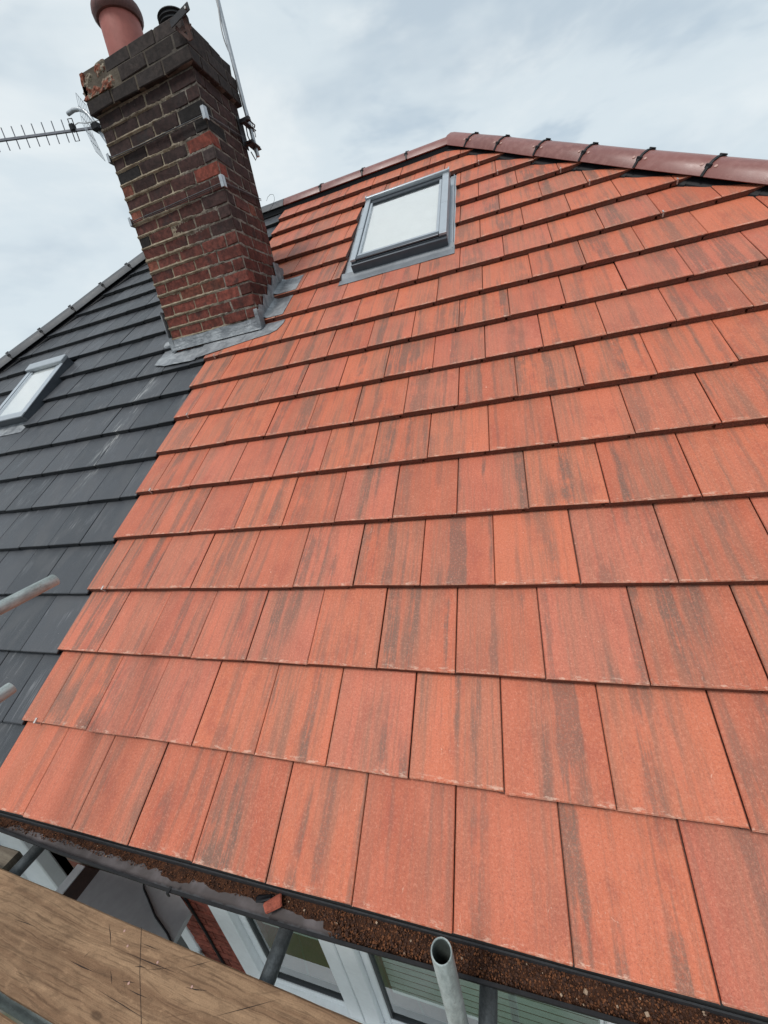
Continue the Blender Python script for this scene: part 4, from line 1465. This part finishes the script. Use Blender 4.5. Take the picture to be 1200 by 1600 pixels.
# silt bank along the back of the channel, filling it further right
nx, ny = 900, 22
vs, fs = [], []
for i in range(nx + 1):
    x = -0.08 + 4.6 * i / nx
    fill = float(np.interp(x, [-.1, 0.45, 0.9, 1.3, 1.5, 1.68, 1.78, 1.9, 2.6, 5], [0.78, .62, .60, .66, .66, .70, 1.0, 1.12, 1.12, 1.12]))
    fill += 0.14 * vnoise(x, 0, 0, 9) + 0.10 * vnoise(x, 5, 0, 31) + (0.13 if vnoise(x, 2, 0, 6) > 0.1 else 0)
    y0 = lip_y(x) + .009
    for j in range(ny + 1):
        b = j / ny
        y = y0 + (.0545 - y0) * b
        h = (fill - (1 - b)) * 2.2
        h = max(-.35, min(1.0, h))
        amp = 1.0 if x > 1.72 else 0.55
        z = -.114 + 0.020 * h * (1.10 if x > 1.75 else 0.75) + (0.010 * vnoise(x, y, 1, 26) if x > 1.75 else 0) + amp * h * (0.006 * vnoise(x, y, 0, 45) + 0.0035 * vnoise(x, y, 3, 130) + 0.002 * vnoise(x, y, 6, 320))
        vs.append((x, y, z))
for i in range(nx):
    for j in range(ny):
        a = i * (ny + 1) + j
        fs.append((a, a + ny + 1, a + ny + 2, a + 1))
put('moss_debris', MB().add(vs, fs).mesh('moss_debris', M_DEBRIS, True), gut, kind='stuff')
M_GRIT = plain('orange grit', (0.16, 0.058, 0.022), 0.85, 0, 0.4, 60)
M_GRITD = plain('dark moss grit', (0.055, 0.022, 0.012), 0.9, 0, 0.4, 60)
M_GRITL = plain('pale grit', (0.38, 0.27, 0.19), 0.85, 0, 0.3, 60)
for m_, cnt, big in ((M_GRIT, 5200, .0024), (M_GRITD, 5200, .0034), (M_GRITL, 90, .0032)):
    cr = MB()
    for i in range(cnt):
        x = rng.uniform(1.66, 3.6) if rng.random() < .86 else rng.uniform(0.0, 1.66)
        y0 = lip_y(x) + .008
        y = y0 + (.024 - y0) * rng.random() ** .8 if x > 1.72 else rng.uniform(-.010, .024)
        s_ = .0010 + (big - .0010) * rng.random() ** 2 * (1.8 if rng.random() < .03 else 1) * (1 if x > 1.7 else .6)
        hz_ = -.090 + .012 * vnoise(x, y, 1, 26) if x > 1.72 else -.102
        cr.box((-s_, -s_, -s_ * .7), (s_, s_ * .8, s_ * .7), T(x, y, hz_ + rng.uniform(-.008, .004)) @ Matrix.Rotation(rng.uniform(0, 3), 4, 'Z') @ Matrix.Rotation(rng.uniform(-.7, .7), 4, 'X'))
    put('grit_crumb', cr.mesh('grit_crumb', m_), gut, kind='stuff')
# chips of broken tile dropped in the gutter
ch = MB().cbox((-.027, -.017, -.004), (.024, .020, .006), .004, .005)
thing('tile_fragment', 'broken piece of red tile lying across the gutter', 'tile fragment', data=ch.mesh('tile_fragment', M_SPALL), M=T(1.512, -.014, -.082) @ Matrix.Rotation(R(38), 4, 'Z') @ Matrix.Rotation(R(10), 4, 'X'))
ch = MB().cbox((-.024, -.009, -.003), (.026, .010, .004), .003, .003)
thing('felt_scrap', 'small black scrap beside the red tile fragment in the gutter', 'scrap', data=ch.mesh('felt_scrap', M_BLACK), M=T(1.470, -.006, -.088) @ Matrix.Rotation(R(20), 4, 'Z') @ Matrix.Rotation(R(14), 4, 'Y'))

# ------------------------------------------------------------------ walls and windows under the eaves
WZ0, WZ1 = GZ, -0.262


def wall(house, side):
    x0, x1 = (0.004, X_EAVE - .3) if side > 0 else (-X_EAVE + .3, -0.004)
    ops = [(0.745, 2.62, -1.66, -0.36)] if side > 0 else [(-1.75, -0.335, -1.9, -0.36)]
    ox0, ox1, oz0, oz1 = ops[0]
    ya, yb = WALL_Y, WALL_Y + .25
    mb = MB()
    mb.box((x0, ya, WZ0), (ox0, yb, WZ1)).box((ox1, ya, WZ0), (x1, yb, WZ1)).box((ox0 + .0005, ya, WZ0), (ox1 - .0005, yb, oz0)).box((ox0 + .0005, ya, oz1), (ox1 - .0005, yb, WZ1))
    # party, side and back walls
    mb.box((x0 if side > 0 else x0, yb + .0005, WZ0), ((x0 + .2) if side > 0 else (x0 + .25), 2 * Y_RIDGE - .3, WZ1))
    mb.box(((x1 - .25) if side > 0 else (x1 - .2), yb + .0005, WZ0), (x1, 2 * Y_RIDGE - .3, WZ1))
    mb.box((x0 + .26, 2 * Y_RIDGE - .55, WZ0), (x1 - .26, 2 * Y_RIDGE - .3, WZ1))
    return put('wall', mb.mesh('wall', M_WALL), house)


rw = wall(red_house, 1)
dw = wall(dark_house, -1)
# bricks of the pier beside the window, each one laid
for r_ in range(22):
    z = -2.0 + r_ * 0.066
    xa = 0.452
    cells = [(0.452, 0.560), (0.560, 0.744)] if r_ % 2 else [(0.452, 0.640), (0.640, 0.744)]
    for (a, b) in cells:
        key = ('w', round(b - a, 3))
        if key not in brick_cache:
            brick_cache[key] = MB().cbox((-(b - a) / 2 + .004, -.012, -.029), ((b - a) / 2 - .004, .010, .029), .003, .001).mesh('brick', M_BRICK)
        k = rng.uniform(.8, 1.15)
        put('brick', brick_cache[key], rw, T((a + b) / 2, WALL_Y - .0035, z), (0.25 * k, 0.07 * k, 0.048 * k))
# house window of the red house: white frame, two lights, slats added behind to imitate reflected boarding
fw = MB()
Y0_, Y1_ = WALL_Y + .005, WALL_Y + .075
fw.cbox((0.747, Y0_ - .03, -1.655), (0.86, Y1_, -.365), .004)
fw.cbox((1.352, Y0_ - .02, -1.60), (1.432, Y1_, -.41), .004)
fw.cbox((1.438, Y0_ - .02, -1.60), (1.530, Y1_, -.41), .004)
fw.cbox((2.52, Y0_ - .03, -1.655), (2.618, Y1_, -.365), .004)
fw.cbox((0.861, Y0_ - .03, -1.655), (2.519, Y1_, -1.604), .004)
fw.cbox((0.861, Y0_ - .03, -.409), (2.519, Y1_, -.365), .004)
hw = put('window', fw.mesh('window', M_UPVC), red_house)
put('sill', MB().cbox((0.70, WALL_Y - .09, -1.70), (2.66, WALL_Y + .02, -1.661), .006).mesh('sill', M_UPVC), hw)
for (a, b) in ((0.862, 1.351), (1.531, 2.518)):
    s = MB()
    s.cbox((a, Y0_ + .005, -1.602), (a + .040, Y1_ - .01, -.411), .004).cbox((b - .012, Y0_ + .005, -1.602), (b, Y1_ - .01, -.411), .004)
    s.cbox((a + .041, Y0_ + .005, -1.602), (b - .013, Y1_ - .01, -1.562), .004).cbox((a + .041, Y0_ + .005, -.45), (b - .013, Y1_ - .01, -.411), .004)
    put('sash', s.mesh('sash', M_UPVC if b > 2 else M_UPVC), hw)
    put('seal', MB().box((a + .0405, Y0_ + .012, -1.5615), (a + .052, Y1_ - .015, -.4505)).box((a + .0525, Y0_ + .012, -1.5615), (b - .0135, Y1_ - .015, -1.552)).mesh('seal', M_UPVCG), hw)
    put('pane', MB().box((a + .0525, Y0_ + .022, -1.5515), (b - .0135, Y0_ + .030, -.4505)).mesh('pane', M_GLASS), hw)
    for k in range(12 if a < 1 else 17):
        M = T((a + b) / 2 + .016, Y1_ - .012, -.47 - k * .058) @ Matrix.Rotation(R(88), 4, 'X')
        put('reflection_slat', MB().cbox((-(b - a) / 2 + .05, -.0215, -.0010), ((b - a) / 2 - .016, .0215, .0010), .0005).mesh('reflection_slat', M_SLAT), hw, M)
room = MB().add([(0.76, .55, -1.75), (2.6, .55, -1.75), (2.6, 2.6, -1.75), (0.76, 2.6, -1.75), (0.76, .55, -.3), (2.6, .55, -.3), (2.6, 2.6, -.3), (0.76, 2.6, -.3)],
                [(0, 1, 2, 3), (4, 7, 6, 5), (1, 5, 6, 2), (2, 6, 7, 3), (3, 7, 4, 0)])
put('room', room.mesh('room', M_ROOM), red_house)
# small window left of the pier, its white jamb and dark glass
fw = MB().cbox((0.372, WALL_Y - .024, -2.2), (0.450, WALL_Y - .001, -1.0), .004)
nw = put('window_jamb', fw.mesh('window_jamb', M_UPVC), red_house)
put('pane', MB().box((0.10, WALL_Y - .012, -2.2), (0.371, WALL_Y - .004, -1.0)).mesh('pane', M_UPVCG), nw)
# cable down the wall
put('wall_cable', MB().tube([(0.60, WALL_Y - .022, -.3), (0.60, WALL_Y - .022, -.89), (0.60, WALL_Y - .022, -1.0), (0.605, WALL_Y - .022, -1.18), (0.60, WALL_Y - .022, -1.34), (0.60, WALL_Y - .022, -2.4)], .006, 7).mesh('wall_cable', M_BLACK), red_house)
# grey canopy over the door between the two houses
cz = -.885
cn = put('canopy', MB().prism([(-.040, -.25), (.655, -.25), (.655, .165), (.535, .2115), (-.040, .2115)], cz - .03, cz).mesh('canopy', M_GREY), red_house)
put('canopy_trim', MB().cbox((-.160, -.25, cz - .05), (-.042, .2115, cz - .006), .003).mesh('canopy_trim', M_TRIM), cn)
put('canopy_cable', MB().tube([(.305, .205, cz + .012), (.322, .189, cz + .006), (.405, .149, cz + .005), (.483, .110, cz + .005), (.602, .070, cz + .006), (.67, .038, cz + .005), (.68, .0, cz - .05)], .0045, 7).mesh('canopy_cable', M_BLACK), cn)
# neighbour's window: white frame, dark glass
fw = MB()
fw.cbox((-.223, -.25, cz - .045), (-.163, .2115, cz - .003), .004)
fw.cbox((-.86, WALL_Y - .04, -1.9), (-.57, WALL_Y + .03, -.37), .006)
fw.cbox((-.90, WALL_Y - .09, -1.9), (-.862, WALL_Y + .03, -.37), .004)
dwn = put('window', fw.mesh('window', M_UPVC), dark_house)
put('pane', MB().box((-.569, WALL_Y + .09, -1.9), (-.3355, WALL_Y + .1, -.37)).box((-1.74, WALL_Y + .09, -1.9), (-.8605, WALL_Y + .1, -.37)).mesh('pane', plain('dark glass', (.012, .014, .014), .15, 0, .2)), dwn)

# ------------------------------------------------------------------ scaffolding
BZ = -0.10
BG = 'timber boards of the scaffold platform'


def board(label, xa, xb, y_far, wd, ztop, rot, m):
    """board whose far edge passes y_far at x = 0"""
    t = thing('scaffold_board', label, 'scaffold board', M=T(xa, y_far + xa * math.tan(rot), ztop) @ Matrix.Rotation(rot, 4, 'Z'), group=BG)
    L_ = (xb - xa) / math.cos(rot)
    # far edge slightly worn
    nx_ = 60
    top_, vs_, fs_ = [], [], []
    r = random.Random(int(xa * 100) + 7)
    for i in range(nx_ + 1):
        x = L_ * i / nx_
        e0 = 0.0015 * mnoise.noise((x * 7, 1.0, xa)) + 0.001 * mnoise.noise((x * 33, 2.0, xa))
        e1 = 0.0015 * mnoise.noise((x * 7, 4.0, xa)) + 0.001 * mnoise.noise((x * 33, 5.0, xa))
        prof = [(0 + e0, -.034), (0 + e0, -.004), (-.004 + e0, 0), (-wd + .004 + e1, 0), (-wd + e1, -.004), (-wd + e1, -.034), (-wd + .003, -.038), (-.003, -.038)]
        vs_ += [(x, y, z) for y, z in prof]
    N = len(prof)
    for i in range(nx_):
        for k in range(N):
            fs_.append((i * N + k, i * N + (k + 1) % N, (i + 1) * N + (k + 1) % N, (i + 1) * N + k))
    fs_ += [tuple(reversed(range(N))), tuple(range(nx_ * N, (nx_ + 1) * N))]
    put('plank', MB().add(vs_, fs_).mesh('plank', m), t, WM[t])
    return t


ROT = math.atan2(-.178 + .127, 1.882 - .304)
yf = -.127 + .304 * .0323
b_main = board('brown timber scaffold board nearest the gutter, with a saw cut across it', -0.85, 3.05, yf, .224, BZ, ROT, M_WOOD)
board('brown scaffold board in the bottom corner, across a narrow gap from the wider board', -1.2, 2.7, yf - .224 - .026, .225, BZ - .003, ROT - R(.35), M_WOOD)
board('weathered grey board end tucked under the gutter beside the brown board', -2.6, 0.262, -.052, .224, BZ - .044, 0.0, M_WOODG)
# saw cut, cracks and nail heads in the main board
M_CRACK = plain('dark crack', (.022, .012, .008), .9)
Mb = WM[b_main]


def scratch(x0, y0, x1, y1, wd):
    d = Vector((x1 - x0, y1 - y0, 0))
    nn = Vector((-d.y, d.x, 0)).normalized() * wd / 2
    m_ = (Vector((x0, y0, 0)) + Vector((x1, y1, 0))) / 2 + nn * rng.uniform(-1.5, 1.5)
    vs_ = [Vector((x0, y0, .0006)), m_ + nn + Vector((0, 0, .0006)), Vector((x1, y1, .0006)), m_ - nn + Vector((0, 0, .0006))]
    return vs_


# (board coordinates) x from the left end, y from the far edge
def bl(X, Y):
    p = Mb.inverted() @ Vector((X, Y, BZ))
    return p.x, p.y


SCR = [((1.182,-0.228),(1.273,-0.203)), ((1.079,-0.211),(1.301,-0.212)), ((1.301,-0.200),(1.390,-0.163)), ((1.339,-0.230),(1.414,-0.221)), ((1.129,-0.264),(1.178,-0.257)), ((1.163,-0.272),(1.246,-0.273)), ((0.902,-0.266),(1.026,-0.268)),
       ((0.953,-0.166),(1.019,-0.212)), ((1.115,-0.182),(1.195,-0.183)), ((0.948,-0.252),(0.956,-0.234)), ((1.067,-0.252),(1.105,-0.278)), ((1.141,-0.230),(1.181,-0.224)), ((1.060,-0.294),(1.290,-0.308)), ((1.459,-0.261),(1.638,-0.187)), ((0.565,-0.232),(0.699,-0.230))]
for (a, b) in SCR:
    put('crack', MB().add(scratch(*bl(*a), *bl(*b), rng.uniform(.0014, .0030)), [(0, 3, 2, 1)]).mesh('crack', M_CRACK), b_main, Mb)
q = [bl(1.083, -.151), bl(1.17, -.236), bl(1.267, -.318), bl(1.30, -.349)]
cutv = []
for (x, y) in q:
    cutv += [Vector((x - .0011, y, .0007)), Vector((x + .0011, y, .0007))]
put('saw_cut', MB().add(cutv, [(2 * i + 1, 2 * i, 2 * i + 2, 2 * i + 3) for i in range(3)]).mesh('saw_cut', M_CRACK), b_main, Mb)
for (X, Y) in ((1.03, -.170), (1.075, -.197), (1.21, -.206), (1.155, -.262), (1.36, -.225)):
    x, y = bl(X, Y)
    put('nail_head', MB().lathe([(0.0, .0016), (.0032, .0012), (.0040, -.001)], (x, y, 0), 8).mesh('nail_head', M_PLUG), b_main, Mb)
# tubes
TG_ = 'galvanised tubes of the scaffold'
TR_, TRI = .02415, .0200
M_BORE = plain('dark tube bore', (.045, .055, .05), .8, 0, .3, 20)  # darker colour for the inside faces of the tubes


def tube(label, a, b, m=M_STEEL, r=TR_, ri=TRI):
    a, b = Vector(a), Vector(b)
    F = (b - a).to_track_quat('Z', 'Y').to_matrix().to_4x4()
    F.translation = a
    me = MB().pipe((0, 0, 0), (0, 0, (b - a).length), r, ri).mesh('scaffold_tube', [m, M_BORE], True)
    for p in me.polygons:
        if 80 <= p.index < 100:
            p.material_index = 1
    return thing('scaffold_tube', label, 'scaffold tube', group=TG_, M=F, data=me)


tube('upper of the two steel tubes poking in over the grey roof', (0.545, -1.25, .905), (0.545, 0.383, .905))
tube('lower of the two steel tubes poking in over the grey roof', (0.405, -1.25, .556), (0.405, 0.150, .556))
tube('upright open-ended steel tube standing in front of the gutter', (2.121, -.133, GZ), (2.121, -.133, .253))
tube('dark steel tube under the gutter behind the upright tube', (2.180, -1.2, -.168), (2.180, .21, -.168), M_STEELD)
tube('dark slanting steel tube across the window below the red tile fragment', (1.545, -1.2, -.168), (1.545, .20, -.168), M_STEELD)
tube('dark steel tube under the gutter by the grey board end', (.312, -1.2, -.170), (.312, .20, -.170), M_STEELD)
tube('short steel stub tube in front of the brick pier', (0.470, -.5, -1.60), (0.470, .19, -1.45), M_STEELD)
tube('long steel tube seen through the gap between the brown boards', (-2.0, -.300, -.2175), (3.4, -.415, -.2175), M_STEEL)
